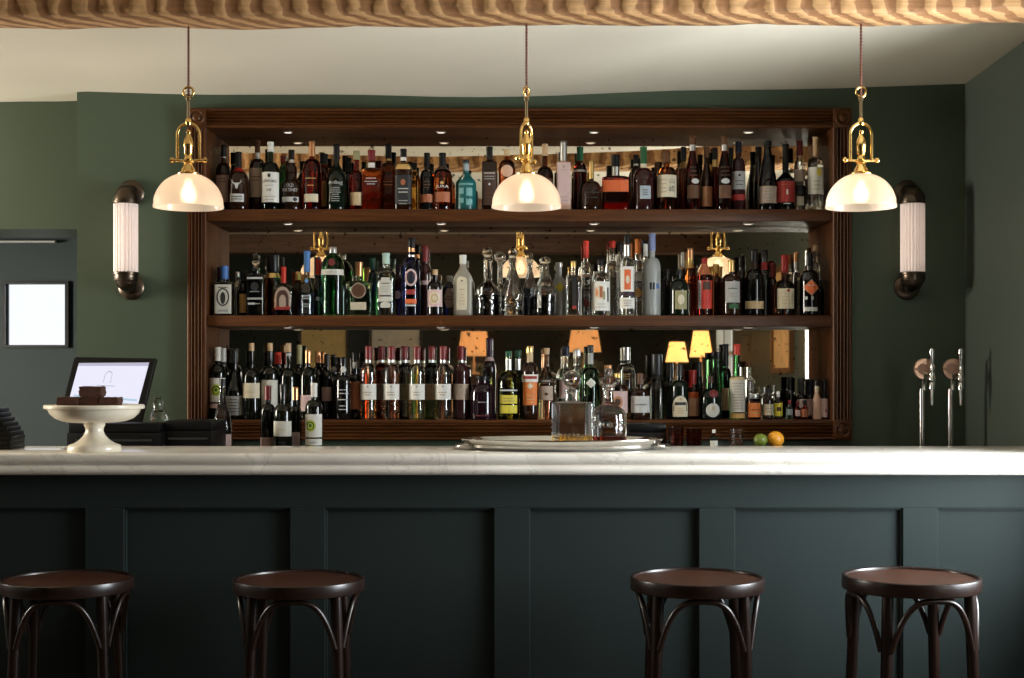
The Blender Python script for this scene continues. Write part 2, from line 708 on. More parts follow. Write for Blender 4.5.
# ------------------------------------------------------------------ bar counter
YC = 4.55
ZT = wz(453.4, YC)
b = MB()
zb = ZT - .070
zm = ZT - .036
x0, x1 = -2.75, XR - .002
prof = [(5.03, ZT), (YC + .012, ZT), (YC + .004, ZT - .003), (YC, ZT - .010), (YC, ZT - .026), (YC + .005, ZT - .033), (YC + .011, zm), (YC + .011, zm - .003),
        (YC + .004, zm - .007), (YC + .001, zm - .014), (YC + .001, zb + .012), (YC + .006, zb + .004), (YC + .013, zb), (5.03, zb)]
b.prism_x(prof, x0, x1)
o = b.build('marble_worktop', marble(), sharp=50)
tag(o, 'long polished pale marble counter top running across the dark panelled bar', 'worktop')

YP = 4.60
ztop = zb - .001
b = MB()
b.box(x0 + .05, x1, YP + .018, YP + .06, 0, ztop)
bar = thing('bar_counter', 'dark green panelled front of the bar under the marble top', 'bar counter')
DG = wallpaint((.020, .0275, .0262), 0.6, 0.04, 0.12)
b.build('carcass', DG, bar, smooth=False)
zr = wz(508, YP)
stiles = [(85, 124), (290, 325), (494, 530), (699, 735), (903, 938)]
per = 204.6
xs = [(wx(a, YP), wx(c, YP)) for a, c in stiles]
xs = [(xs[0][0] - per / F * YP, xs[0][1] - per / F * YP)] + xs
m = MB()
m.box(x0 + .05, x1, YP, YP + .018, zr, ztop, .0015)
m.build('top_rail', DG, bar, smooth=False)
m = MB()
m.box(x0 + .05, x1, YP, YP + .018, 0, .16, .0015)
m.build('bottom_rail', DG, bar, smooth=False)
for a, c in xs:
    m = MB()
    m.box(a, c, YP, YP + .018, .16, zr, .0015)
    m.build('stile', DG, bar, smooth=False)
for (a, c), (d, e) in zip(xs, xs[1:] + [(x1, x1)]):
    m = MB()
    for q0, q1, z0_, z1_ in ((c, c + .006, .16, zr), (d - .006, d, .16, zr)):
        m.box(q0, q1, YP + .006, YP + .018, z0_, z1_)
    m.box(c, d, YP + .006, YP + .018, zr - .006, zr)
    m.box(c + .006, d - .006, YP + .0165, YP + .019, .16, zr - .006)
    m.build('panel', DG, bar, smooth=False)

# back worktop behind the bar
ZB = 1.00
b = MB()
b.box(-2.6, XR - .002, 5.14, YW - .002, ZB - .04, ZB, .003)
o = b.build('back_worktop', plain((.035, .033, .03), .35))
tag(o, 'dark work surface behind the bar beneath the bottle cabinet', 'worktop')
b = MB()
b.box(-2.55, XR - .002, 5.18, YW - .002, 0, ZB - .041)
o = b.build('back_cupboard', plain((.03, .035, .03), .5), smooth=False)
tag(o, 'low dark cupboard under the back work surface, behind the bar', 'cupboard')

# ------------------------------------------------------------------ pendants
YPD = 4.42
SH_OUT = shade_mat((1.0, .85, .69), 0.30, 0.45, True)


def pendant(px, label, turn):
    x = wx(px, YPD)
    z0 = wz(206.8, YPD)            # shade rim
    s = YPD / F                    # metres per pixel
    t = thing('pendant_lamp', label, 'pendant lamp', (x, YPD, z0), turn, 'brass pendants over the bar')
    R = 34.4 * s
    Hs = 33 * s
    m = MB()
    pr = []
    for k in range(15):
        a = k / 14 * math.radians(80)
        pr.append((R * math.cos(a) ** .92 if k else R, Hs * math.sin(a) / math.sin(math.radians(80))))
    pr = [(R + .0015, -.003), (R + .0015, 0.001)] + pr[1:]
    inner = [(max(r - .004, .004), h - .002 if i > 1 else h) for i, (r, h) in enumerate(pr)]
    full = pr + list(reversed(inner))
    n = len(full)
    seg = 96
    vs, fs = [], []
    for i, (r, h) in enumerate(full):
        for k in range(seg):
            a = 2 * PI * k / seg
            rr = r * (1 + (.011 * math.cos(a * 48) if 2 < i < len(pr) else 0))
            vs.append((rr * math.cos(a), rr * math.sin(a), h))
    for i in range(n):
        j = (i + 1) % n
        for k in range(seg):
            k2 = (k + 1) % seg
            fs.append((i * seg + k, i * seg + k2, j * seg + k2, j * seg + k))
    m.add(vs, fs)
    m.build('glass_shade', SH_OUT, t)
    # brass gallery
    h = Hs
    m = MB()
    m.lathe([(10.5 * s, h - 2.5 * s), (11 * s, h), (9.5 * s, h + 1.5 * s), (7.5 * s, h + 2 * s), (6.5 * s, h + 5 * s), (4.6 * s, h + 8 * s), (4.6 * s, h + 10 * s),
             (6 * s, h + 11 * s), (6 * s, h + 13 * s), (4.2 * s, h + 14.5 * s), (3.6 * s, h + 18 * s)], seg=28)
    m.build('gallery', BRASS, t)
    m = MB()
    m.lathe([(3.4 * s, h + 18 * s), (4.4 * s, h + 19 * s), (4.6 * s, h + 26 * s), (5 * s, h + 27 * s), (5 * s, h + 31 * s), (3.8 * s, h + 35 * s), (2.2 * s, h + 38 * s),
             (2 * s, h + 41 * s), (2.6 * s, h + 42 * s), (.5 * s, h + 44 * s)], seg=24)
    m.build('lamp_holder', BRASS, t)
    # thumbscrews
    hz = h + 13 * s
    for sg in (-1, 1):
        m = MB()
        m.tube([(sg * 5 * s, 0, hz), (sg * 15 * s, 0, hz + .5 * s)], 1.3 * s, 8)
        m.lathe([(.4 * s, -2.6 * s), (2.4 * s, -1.6 * s), (2.9 * s, 0), (2.4 * s, 1.6 * s), (.4 * s, 2.6 * s)], (sg * 16.5 * s, 0, hz + .6 * s), 14, 'x')
        m.lathe([(.4 * s, -1.6 * s), (2.0 * s, -1 * s), (2.0 * s, 1 * s), (.4 * s, 1.6 * s)], (sg * 11.5 * s, 0, hz + .6 * s), 14, 'x')
        m.build('thumbscrew', BRASS, t)
    # the hoop
    hb = h + 14 * s
    ht = h + 51 * s
    pts = [(-11 * s, 0, hb), (-11 * s, 0, ht - 12 * s)]
    for k in range(1, 12):
        a = PI - PI * k / 12
        pts.append((11 * s * math.cos(a), 0, ht - 12 * s + 11.5 * s * math.sin(a)))
    pts += [(11 * s, 0, ht - 12 * s), (11 * s, 0, hb)]
    m = MB()
    m.tube(pts, 1.55 * s, 10)
    m.lathe([(2.4 * s, ht - 2.5 * s), (3 * s, ht - 1 * s), (3 * s, ht + 3 * s), (1.8 * s, ht + 5 * s)], seg=18)
    m.build('hoop', BRASS, t)
    # stem, ring and flex
    zr_ = wz(92, YPD) - z0
    m = MB()
    m.lathe([(1.5 * s, ht + 4 * s), (1.5 * s, zr_ - 9 * s), (2.6 * s, zr_ - 8.5 * s), (2.6 * s, zr_ - 5.5 * s), (1.2 * s, zr_ - 5 * s)], seg=12)
    m.build('stem', metal((.22, .16, .09), .35), t)
    m = MB()
    ring = [(5 * s * math.cos(2 * PI * k / 28), 0, zr_ + 5 * s * math.sin(2 * PI * k / 28)) for k in range(28)]
    m.tube(ring + [ring[0]], 1.2 * s, 10, cap=False)
    m.build('ring', BRASS, t)
    ztop_ = wz(27.5, 4.47) - z0 + .035
    m = MB()
    for ph in (0, PI):
        pts = []
        N = 90
        for k in range(N + 1):
            z = zr_ - 6 * s + (ztop_ - zr_ + 6 * s) * k / N
            a = k * .9 + ph
            pts.append((.0021 * math.cos(a), .0021 * math.sin(a), z))
        m.tube(pts, .0021, 6)
    m.build('twisted_flex', plain((.17, .06, .035), .8), t)
    m = MB()
    m.lathe([(.003, .062), (.010, .060), (.013, .045), (.021, .030), (.024, .015), (.019, .002), (.008, -.006), (.001, -.008)], (0, 0, .02), 20)
    m.build('bulb', emit((1, .84, .58), 9.0), t)
    ld = bpy.data.lights.new('pendant_glow', 'POINT')
    ld.energy = 3.0
    ld.color = (1, .84, .64)
    ld.shadow_soft_size = .012
    lo = bpy.data.objects.new('pendant_glow', ld)
    COL.objects.link(lo)
    lo.location = (x, YPD, z0 + .034)
    return t


pendant(188.5, 'brass pendant lamp with white glass dome shade, leftmost of the three over the bar', 0.0)
pendant(526.5, 'brass pendant lamp with white glass dome, middle one, its hoop turned edge-on', 1.05)
pendant(861, 'brass pendant lamp with white glass dome, hanging nearest the right wall', 0.12)

# ------------------------------------------------------------------ wall sconces
TUBE = None


def sconce(px, label):
    s = 5.67 / F
    x = wx(px, 5.67)
    zc = wz(238, 5.67)
    t = thing('wall_sconce', label, 'wall lamp', (x, YW, zc), 0, 'fluted glass wall sconces')
    yt = -.085
    zg0, zg1 = wz(272, 5.67) - zc, wz(204, 5.67) - zc
    R = 11.8 * s
    m = MB()
    seg = 176
    vs, fs = [], []
    for h in (zg0, zg1):
        for k in range(seg):
            a = 2 * PI * k / seg
            r = R * (.93 + .10 * abs(math.sin(a * 11)))
            vs.append((r * math.cos(a), yt + r * math.sin(a), h))
    fs = [(k, (k + 1) % seg, (k + 1) % seg + seg, k + seg) for k in range(seg)]
    m.add(vs, fs)
    m.build('fluted_glass', SC_MAT, t, sharp=80)
    m = MB()
    m.lathe([(R * .45, zg0), (R * .45, zg1)], (0, yt, 0), 20)
    m.build('lamp_tube', emit((1, .86, .78), .9), t)
    for sg, zz in ((1, zg1), (-1, zg0)):
        m = MB()
        m.lathe([(R * 1.04, 0), (R * 1.1, sg * .002), (R * 1.1, sg * .010), (R * 1.02, sg * .012), (R * 1.02, sg * .034), (R * .92, sg * .040)], (0, yt, zz), 32)
        # elbow to the wall
        pts = []
        for k in range(9):
            a = PI / 2 * k / 8
            pts.append((0, yt + .045 * (1 - math.cos(a)), zz + sg * (.030 + .030 * math.sin(a))))
        pts.append((0, -.012, zz + sg * .060))
        rr = [R * .92, R * .90, R * .84, R * .74, R * .62, R * .52, R * .46, R * .42, R * .40, R * .40]
        m.tube(pts, rr, 20)
        m.build('end_cap', BRONZE, t)
        m = MB()
        m.lathe([(.052, 0), (.052, -.006), (.046, -.012), (.030, -.016), (.026, -.024)], (0, 0, zz + sg * .055), 32, 'y')
        m.build('wall_plate', BRONZE, t)
    return t


SC_MAT = shade_mat((.98, .86, .80), 0.16, 0.4)
sconce(125.5, 'bronze wall sconce with fluted white glass tube, left of the bottle cabinet')
sconce(913, 'bronze wall sconce with fluted glass tube, right of the cabinet on the dark wall')

# ------------------------------------------------------------------ stools


def stool(px, py, wpx, ang, label, first=None):
    Y = 0.395 / wpx * F
    loc = (wx(px, Y), Y, 0)
    H = wz(py, Y)
    if first:
        t = copy_tree(first)
        t.location = loc
        t.rotation_euler = (0, 0, ang)
        t['label'] = label
        t.scale = (1, 1, H / first['seat_height'])
        return t
    t = thing('bar_stool', label, 'bar stool', loc, ang, 'bentwood stools in front of the bar')
    t['seat_height'] = H
    R = .1975
    m = MB()
    m.lathe([(R - .012, H - .040), (R - .0025, H - .040), (R - .0005, H - .0385), (R, H - .037), (R, H - .0045), (R - .0007, H - .002), (R - .003, H - .0005), (R - .007, H), (R - .012, H - .002), (R - .014, H - .007), (R - .014, H - .016)], seg=64, cap=True)
    m.build('seat_rim', STOOLW, t)
    m = MB()
    m.lathe([(R - .013, H - .012), (R - .013, H - .0075), (R - .03, H - .008), (R * .6, H - .0095), (.001, H - .0115)], seg=64)
    m.build('seat_panel', SEATW, t)
    legs = []
    for k in range(4):
        a = PI / 4 + k * PI / 2
        rt, rb = .172, .205
        top = Vector((rt * math.cos(a), rt * math.sin(a), H - .030))
        bot = Vector((rb * math.cos(a), rb * math.sin(a), 0))
        legs.append((top, bot, a))
        m = MB()
        pts = [top.lerp(bot, q) for q in (0, .15, .4, .7, 1)]
        m.tube(pts, [.0165, .0170, .0165, .0150, .0130], 14)
        m.build('leg', STOOLW, t)
    for k in range(4):
        a0, a1 = legs[k][2], legs[(k + 1) % 4][2]
        if a1 < a0:
            a1 += 2 * PI
        pts = []
        # an arch that leaves one leg, rises to the seat and comes down to the next
        for q in range(29):
            u = 2 * q / 28 - 1
            w = abs(u)
            zz = H - .050 - .148 * w ** 3.0
            aa = (a0 + a1) / 2 + (PI / 4) * .90 * math.copysign(w ** .92, u)
            rad = .187 - .004 * w ** 3 + (.205 - .172) * (H - zz) / H - .006
            ch = math.cos(PI / 4 * .9) / math.cos(PI / 4 * .9 * (1 - w)) if False else 1
            pts.append((rad * math.cos(aa) * (1 - .05 * (1 - w)), rad * math.sin(aa) * (1 - .05 * (1 - w)), zz))
        m = MB()
        m.tube(pts, .0085, 10)
        m.build('arch_brace', STOOLW, t)
    m = MB()
    rr = .195
    ring = [(rr * math.cos(2 * PI * k / 48) * .93, rr * math.sin(2 * PI * k / 48) * .93, .27) for k in range(48)]
    m.tube(ring + [ring[0]], .010, 10, cap=False)
    m.build('foot_ring', STOOLW, t)
    return t


s0 = stool(911, 575, 135.5, math.radians(8), 'bentwood bar stool with dark round seat, rightmost of the four, the most brightly lit')
stool(697, 576, 133.5, math.radians(-2), 'bentwood bar stool in half shadow, second from the right', s0)
stool(299, 577.5, 130.5, math.radians(2), 'bentwood bar stool in shadow, second from the left', s0)
stool(67.5, 577.5, 130, math.radians(6), 'bentwood bar stool in deep shadow, leftmost, beside the left edge', s0)
# ------------------------------------------------------------------ bottles
C_ = dict(
    blk=('d', (.003, .003, .003)), brn=('d', (.018, .006, .0025)), gblk=('d', (.003, .008, .004)),
    whisky=('g', (.42, .09, .015)), amber=('g', (.60, .17, .035)), red=('g', (.45, .03, .015)), dred=('g', (.22, .02, .012)),
    port=('d', (.010, .004, .005)), dbrn=('g', (.20, .06, .02)), clear=('g', (.93, .94, .92)), green=('g', (.07, .34, .09)), dgreen=('g', (.012, .06, .022)),
    pgreen=('g', (.55, .72, .58)), gold=('g', (.85, .62, .25)), blue=('g', (.04, .05, .36)), wine=('d', (.003, .004, .002)),
    yel=('g', (.60, .58, .12)), teal=('o', (.008, .105, .105)), frost=('f', (.46, .42, .33)), frostw=('f', (.44, .46, .44)), grey=('g', (.62, .64, .62)),
    rose=('g', (.78, .46, .30)), purple=('d', (.012, .004, .007)), plum=('d', (.03, .008, .008)), pink=('o', (.60, .38, .28)), ltgrn=('g', (.10, .24, .10)),
    smoke=('g', (.30, .32, .30)),
)


def gm(n):
    k, c = C_[n]
    if k == 'd':
        return darkglass(c)
    if k == 'g':
        return glass(c, .02, 1.22, 1.0) if n == 'clear' else glass(c)
    if k == 'f':
        return plain(c, .38, 0.03, trans=0.35)
    return plain(c, .28, 0.03)


PC = dict(
    white=(.72, .70, .64), cream=(.66, .58, .42), tan=(.55, .40, .22), taupe=(.40, .30, .23), pinkg=(.42, .28, .25), black=(.005, .005, .005),
    gold=(.55, .32, .10), red=(.50, .035, .02), orange=(.72, .20, .04), yellow=(.70, .58, .05), green=(.02, .09, .03), lime=(.42, .50, .03),
    blue=(.06, .16, .42), lblue=(.08, .21, .50), pblue=(.20, .24, .42), grey=(.38, .38, .36), silver=(.55, .55, .53), brown=(.11, .045, .018), maroon=(.17, .02, .02),
    olive=(.30, .28, .14), navy=(.006, .008, .022), copper=(.45, .20, .09), dgreen=(.01, .07, .03), purple=(.030, .008, .022), cork=(.52, .34, .18),
    mint=(.45, .62, .52), dgrey=(.022, .022, .022), peach=(.66, .38, .24), pale=(.60, .58, .50), dred=(.30, .02, .015), orangered=(.68, .13, .03),
    dbrown=(.06, .025, .012), greyblue=(.36, .42, .46), teal=(.02, .30, .28), pteal=(.16, .36, .35), rust=(.38, .12, .05), lpink=(.60, .42, .40),
)


def paper(c): return plain(PC[c], .62, 0.08, 60)


def capm(c):
    if c in ('silver', 'gold', 'copper'):
        return metal({'silver': (.62, .62, .60), 'gold': (.75, .52, .20), 'copper': (.62, .32, .16)}[c], .3)
    return plain(PC[c], .33, 0.04, 50, spec=.3)


FONT_CACHE = {}


def text_mesh(txt):
    if txt in FONT_CACHE:
        return FONT_CACHE[txt]
    cu = bpy.data.curves.new('lettering', 'FONT')
    cu.body = txt
    cu.size = 1
    cu.resolution_u = 2
    ob = bpy.data.objects.new('lettering_source', cu)
    COL.objects.link(ob)
    dg = bpy.context.evaluated_depsgraph_get()
    dg.update()
    me = ob.evaluated_get(dg).to_mesh()
    vs = [(v.co.x, v.co.y) for v in me.vertices]
    fs = [tuple(p.vertices) for p in me.polygons]
    ob.evaluated_get(dg).to_mesh_clear()
    bpy.data.objects.remove(ob)
    bpy.data.curves.remove(cu)
    if vs:
        x0, x1 = min(v[0] for v in vs), max(v[0] for v in vs)
        y0, y1 = min(v[1] for v in vs), max(v[1] for v in vs)
        vs = [((x - (x0 + x1) / 2) / (x1 - x0), (y - (y0 + y1) / 2) / (y1 - y0)) for x, y in vs]
    FONT_CACHE[txt] = (vs, fs)
    return vs, fs


class Surf:
    """the outer surface of a bottle: radius, depth ratio and squareness by height"""

    def __init__(s, prof, R, n, dr, zs, ze):
        s.prof, s.R, s.n, s.dr, s.zs, s.ze = prof, R, n, dr, zs, ze

    def r(s, z):
        p = s.prof
        for (r0, z0), (r1, z1) in zip(p, p[1:]):
            if z0 <= z <= z1 and z1 > z0:
                return r0 + (r1 - r0) * (z - z0) / (z1 - z0)
        return p[-1][0]

    def sec(s, z):
        if s.n == 2 and s.dr == 1:
            return 2, 1
        t = max(0, min(1, (z - s.zs) / max(1e-5, s.ze - s.zs)))
        t = t * t * (3 - 2 * t)
        return s.n + (2 - s.n) * t, s.dr + (1 - s.dr) * t

    def front(s, u, z, off):
        r = s.r(z)
        n, d = s.sec(z)
        q = min(1, abs(u) / max(r, 1e-5))
        return -(r * d) * (max(0, 1 - q ** n)) ** (1 / n) - off


BOXES = []


def bottle(row, x, w, top, capb, neck, sh, glassc='brn', cap='black', nw=6.5, name='spirit_bottle', cat='bottle', lab='', parts=(), back=0, n=2, dr=1.0,
           curve='round', fill=None, fillc=None, capw=None, taper=1.0, Y=None, base=None, stop=None, group=None, belly=None):
    """x, widths and heights read in photo pixels at the bottle's own depth; parts are its labels and marks"""
    if Y is None:
        Y = 5.80 if not back else 5.885
    z0 = (SHELF[row] if base is None else base) + .0007
    s = Y / F
    R = w * s / 2
    xc = wx(x, Y)
    H = wz(top, Y) - z0
    zc = wz(capb, Y) - z0
    zn = wz(neck, Y) - z0
    zs = wz(sh, Y) - z0
    rn = nw * s / 2 * .86
    rc = (capw if capw else nw) * s / 2
    BOXES.append((lab, row if base is None else 9, xc, Y, R, R * dr))
    g = group or {1: 'bottles on the top shelf', 2: 'bottles on the middle shelf', 3: 'bottles on the bottom shelf'}.get(row)
    t = thing(name, lab, cat, (xc, Y, z0), 0, g)
    Rb = R * taper
    prof = [(Rb * .90, 0), (Rb * .985, .0025), (Rb, .007)]
    for k in range(1, 9 if name == 'decanter' else 5):
        q = k / (8 if name == 'decanter' else 4)
        rr = Rb + (R - Rb) * q
        if belly:
            rr = rr * (1 + belly * math.sin(PI * q))
        prof.append((rr, .007 + (zs - .007) * q))
    K = 9
    for k in range(1, K + 1):
        q = k / K
        if curve == 'round':
            a = q * PI / 2
            if q < .999:
                prof.append((rn + (R - rn) * math.cos(a) ** .9, zs + (zn - zs) * math.sin(a)))
            else:
                prof.append((rn, zn))
        elif curve == 'slope':
            e = q * q * (3 - 2 * q)
            prof.append((R + (rn - R) * e, zs + (zn - zs) * q))
        elif curve == 'cone':
            prof.append((R + (rn - R) * q, zs + (zn - zs) * q))
        elif curve == 'bulge':      # bulbous neck over a round shoulder
            pts_ = [(0, 1), (.12, .93), (.24, .74), (.34, .54), (.46, .50), (.62, .55), (.78, .50), (.90, .38), (1, rn / R)]
            for (qa, ra), (qb, rb_) in zip(pts_, pts_[1:]):
                if qa <= q <= qb + 1e-6:
                    prof.append((R * (ra + (rb_ - ra) * (q - qa) / (qb - qa)), zs + (zn - zs) * q))
                    break
    if zc > zn + .002:
        prof.append((rn, zc - .001))
    pe = prof[-1]
    prof2 = prof + [(rn * 1.0, max(pe[1] + .001, zc + .001))]
    S = Surf(prof2, R, n, dr, zs, zn)
    seg = 42 if name == 'decanter' else 28
    m = MB()
    vs, fs = [], []
    for r, z in prof2:
        nn, dd = S.sec(z)
        for k in range(seg):
            a = 2 * PI * (k + .5) / seg
            c, q = math.cos(a), math.sin(a)
            cf = 1 + (.05 * math.cos(7 * a + (z * 160 if z < zs else 0)) if name == 'decanter' and z > .006 and z < zn * .97 else 0)
            vs.append((cf * r * math.copysign(abs(c) ** (2 / nn), c), cf * r * dd * math.copysign(abs(q) ** (2 / nn), q), z))
    fz = (wz(fill, Y) - z0) if fill else None
    mi = []
    for i in range(len(prof2) - 1):
        for k in range(seg):
            k2 = (k + 1) % seg
            fs.append((i * seg + k, i * seg + k2, (i + 1) * seg + k2, (i + 1) * seg + k))
            mi.append(0)
    fs.append(tuple(reversed(range(seg))))
    fs.append(tuple((len(prof2) - 1) * seg + k for k in range(seg)))
    m.add(vs, fs)
    m.build('glass_body', gm(glassc), t, sharp=50)
    if fz:
        # the drink inside, just within the glass
        lp = [(max(r - .0022, .001), max(z, .003)) for r, z in prof2 if z < fz - .001]
        lp.append((max(S.r(fz) - .0022, .001), fz))
        m = MB()
        vs, fs = [], []
        for r, z in lp:
            nn, dd = S.sec(z)
            for k in range(seg):
                a = 2 * PI * (k + .5) / seg
                c, q = math.cos(a), math.sin(a)
                vs.append((r * math.copysign(abs(c) ** (2 / nn), c), (r * dd) * math.copysign(abs(q) ** (2 / nn), q), z))
        L = len(lp)
        for i in range(L - 1):
            for k in range(seg):
                k2 = (k + 1) % seg
                fs.append((i * seg + k, i * seg + k2, (i + 1) * seg + k2, (i + 1) * seg + k))
        fs.append(tuple(reversed(range(seg))))
        fs.append(tuple((L - 1) * seg + k for k in range(seg)))
        m.add(vs, fs)
        m.build('drink', gm(fillc or 'whisky'), t, sharp=50)
    # cap or stopper
    m = MB()
    hc = H - zc
    if stop == 'ball':
        rb = rc
        pr = [(rn * .8, zc), (rn * 1.15, zc + .001), (rn * 1.15, zc + hc * .12), (rn * .6, zc + hc * .2)]
        for k in range(1, 9):
            a = PI * k / 9
            pr.append((rb * math.sin(a) + .001, zc + hc * .2 + hc * .4 * (1 - math.cos(a))))
        m.lathe(pr, seg=12)
        m.build('stopper', gm('clear') if cap == 'clear' else capm(cap), t, smooth=False)
    elif stop == 'disc':
        pr = [(rn * .8, zc), (rn * 1.2, zc + .001), (rn * 1.1, zc + hc * .15), (rn * .7, zc + hc * .3), (rc * .9, zc + hc * .45), (rc, zc + hc * .6), (rc * .9, zc + hc * .75), (rc * .5, zc + hc * .9), (.001, H)]
        m.lathe(pr, seg=20)
        m.build('stopper', gm('clear'), t)
    elif stop == 'tcork':
        pr = [(rn * .9, zc), (rn * .92, zc + hc * .08), (rc * .93, zc + hc * .1), (rc, zc + hc * .14), (rc, H - .002), (rc * .9, H)]
        m.lathe(pr, seg=20)
        m.build('stopper', capm(cap), t)
    elif stop == 'cone':
        pr = [(rn * .95, zc), (rn * .95, zc + hc * .4), (rc * .9, H - .006), (rc, H - .004), (rc, H - .001), (rc * .9, H)]
        m.lathe(pr, seg=20)
        m.build('stopper', capm(cap), t)
    else:
        q = max(rc, rn * 1.08)
        pr = [(q * .98, zc), (q, zc + .0015), (q * (1 if capw else .97), H - hc * .25), (q * (1 if capw else .97), H - .002), (q * .9, H)]
        if not capw and hc > .02:
            pr = [(q, zc), (q * .97, H - .012), (q * 1.03, H - .0115), (q * 1.03, H - .002), (q * .92, H)]
        m.lathe(pr, seg=20)
        m.build('cap', capm(cap), t)
    # labels and marks
    for ip, pt in enumerate(parts):
        k = pt[0]
        off = .0005 + .00022 * ip
        if k == 'R':            # label: y0, y1, width fraction, colour, dx
            _, y0, y1, wf, c = pt[:5]
            dx = (pt[5] if len(pt) > 5 else 0) * s
            za, zb_ = wz(y1, Y) - z0, wz(y0, Y) - z0
            nm = 'label'
            mid = S.r((za + zb_) / 2)
            if za >= zn - .004:
                nm = 'neck_label'
            elif mid < R * .55:
                nm = 'neck_label'
            rows_, cols = 4, 14
            vs = []
            for i in range(rows_ + 1):
                z = za + (zb_ - za) * i / rows_
                rr = S.r(z) * min(.995, wf)
                for j in range(cols + 1):
                    a = (j / cols * 2 - 1)
                    u = dx + rr * math.sin(a * PI / 2 * .999) if n == 2 and wf > .8 and dx == 0 else dx + rr * a
                    vs.append((u, S.front(u, z, off), z))
            fs = []
            for i in range(rows_):
                for j in range(cols):
                    a = i * (cols + 1) + j
                    fs.append((a, a + 1, a + cols + 2, a + cols + 1))
            m = MB()
            m.add(vs, fs)
            m.build(nm, paper(c), t)
        elif k in ('O', 'A', 'D', 'H'):          # oval / arch / diamond / hexagon: yc, ry, rx, colour, dx
            _, yc, ry, rx, c = pt[:5]
            dx = (pt[5] if len(pt) > 5 else 0) * s
            zc_ = wz(yc, Y) - z0
            ry, rx = ry * s, rx * s
            N = 28
            out = []
            for j in range(N):
                a = 2 * PI * j / N
                cu, cv = math.cos(a), math.sin(a)
                if k == 'A':
                    if cv < 0:
                        q = max(abs(cu), abs(cv))
                        cu, cv = cu / q, cv / q
                elif k == 'D':
                    q = abs(cu) + abs(cv)
                    cu, cv = cu / q, cv / q
                elif k == 'H':
                    q = max(abs(cv), (abs(cv) * .5 + abs(cu)) / 1.0)
                    cu, cv = cu / q, cv / q
                out.append((cu * rx, cv * ry))
            vs = []
            fs = []
            for ring in (1, .66, .33):
                for cu, cv in out:
                    u, z = dx + cu * ring, zc_ + cv * ring
                    vs.append((u, S.front(u, z, off + .0003), z))
            vs.append((dx, S.front(dx, zc_, off + .0003), zc_))
            for rg in range(2):
                for j in range(N):
                    j2 = (j + 1) % N
                    fs.append((rg * N + j, rg * N + j2, (rg + 1) * N + j2, (rg + 1) * N + j))
            for j in range(N):
                fs.append((2 * N + j, 2 * N + (j + 1) % N, 3 * N))
            m = MB()
            m.add(vs, fs)
            m.build('emblem', paper(c), t)
        elif k == 'L':          # printed lines: y0, y1, count, width px, colour, dx
            _, y0, y1, cnt, wpx, c = pt[:6]
            dx = (pt[6] if len(pt) > 6 else 0) * s
            m = MB()
            rnd = random.Random(int(x * 31 + y0))
            for i in range(cnt):
                yy = y0 + (y1 - y0) * (i + .5) / cnt
                z = wz(yy, Y) - z0
                hh = min(.0018, (y1 - y0) / cnt * s * .28)
                ww = wpx * s * rnd.uniform(.6, 1.0) / 2
                us = []
                q = -ww
                while q < ww:
                    e = min(ww, q + rnd.uniform(.002, .007))
                    us.append((q, e))
                    q = e + .0012
                for a_, b_ in us:
                    vs = [(dx + a_, S.front(dx + a_, z - hh, off + .0006), z - hh), (dx + b_, S.front(dx + b_, z - hh, off + .0006), z - hh),
                          (dx + b_, S.front(dx + b_, z + hh, off + .0006), z + hh), (dx + a_, S.front(dx + a_, z + hh, off + .0006), z + hh)]
                    m.add(vs, [(0, 1, 2, 3)])
            m.build('print', paper(c), t, smooth=False)
        elif k == 'T':          # lettering: yc, height px, width px, text, colour, dx, vertical
            _, yc, hp, wp, txt, c = pt[:6]
            dx = (pt[6] if len(pt) > 6 else 0) * s
            vert = len(pt) > 7
            tv, tf = text_mesh(txt)
            vs = []
            for a_, b_ in tv:
                if vert:
                    a_, b_ = -b_, a_
                u, z = dx + a_ * wp * s, wz(yc, Y) - z0 + b_ * hp * s
                vs.append((u, S.front(u, z, off + .0006), z))
            m = MB()
            m.add(vs, tf)
            m.build('lettering', paper(c), t, smooth=False)
        elif k == 'P':          # free outline: list of polygons in px around (x, y), colour
            m = MB()
            for poly in pt[1]:
                vs = []
                for a_, b_ in poly:
                    u, z = a_ * s, wz(b_, Y) - z0
                    vs.append((u, S.front(u, z, off + .0006), z))
                m.add(vs, [tuple(range(len(vs)))])
            m.build('emblem', paper(pt[2]), t, smooth=False)
        elif k == 'N':          # ring round the neck
            _, y0, y1, c = pt
            za, zb_ = wz(y1, Y) - z0, wz(y0, Y) - z0
            m = MB()
            m.lathe([(S.r(za) + .0008, za), (S.r(zb_) + .0008, zb_)], seg=20, cap=False)
            m.build('neck_band', capm(c), t)
    return t


W, SP, LQ = 'whisky_bottle', 'spirit_bottle', 'liqueur_bottle'
stag = [[(-.8, 190), (.8, 190), (2.2, 184), (-2.2, 184)], [(-2.2, 184), (-1.4, 186.5), (-4.5, 184), (-6.8, 179), (-4.5, 182.5)], [(2.2, 184), (4.5, 182.5), (6.8, 179), (4.5, 184), (1.4, 186.5)],
        [(-4.6, 183.5), (-4.2, 180), (-3.8, 183)], [(4.6, 183.5), (4.2, 180), (3.8, 183)]]
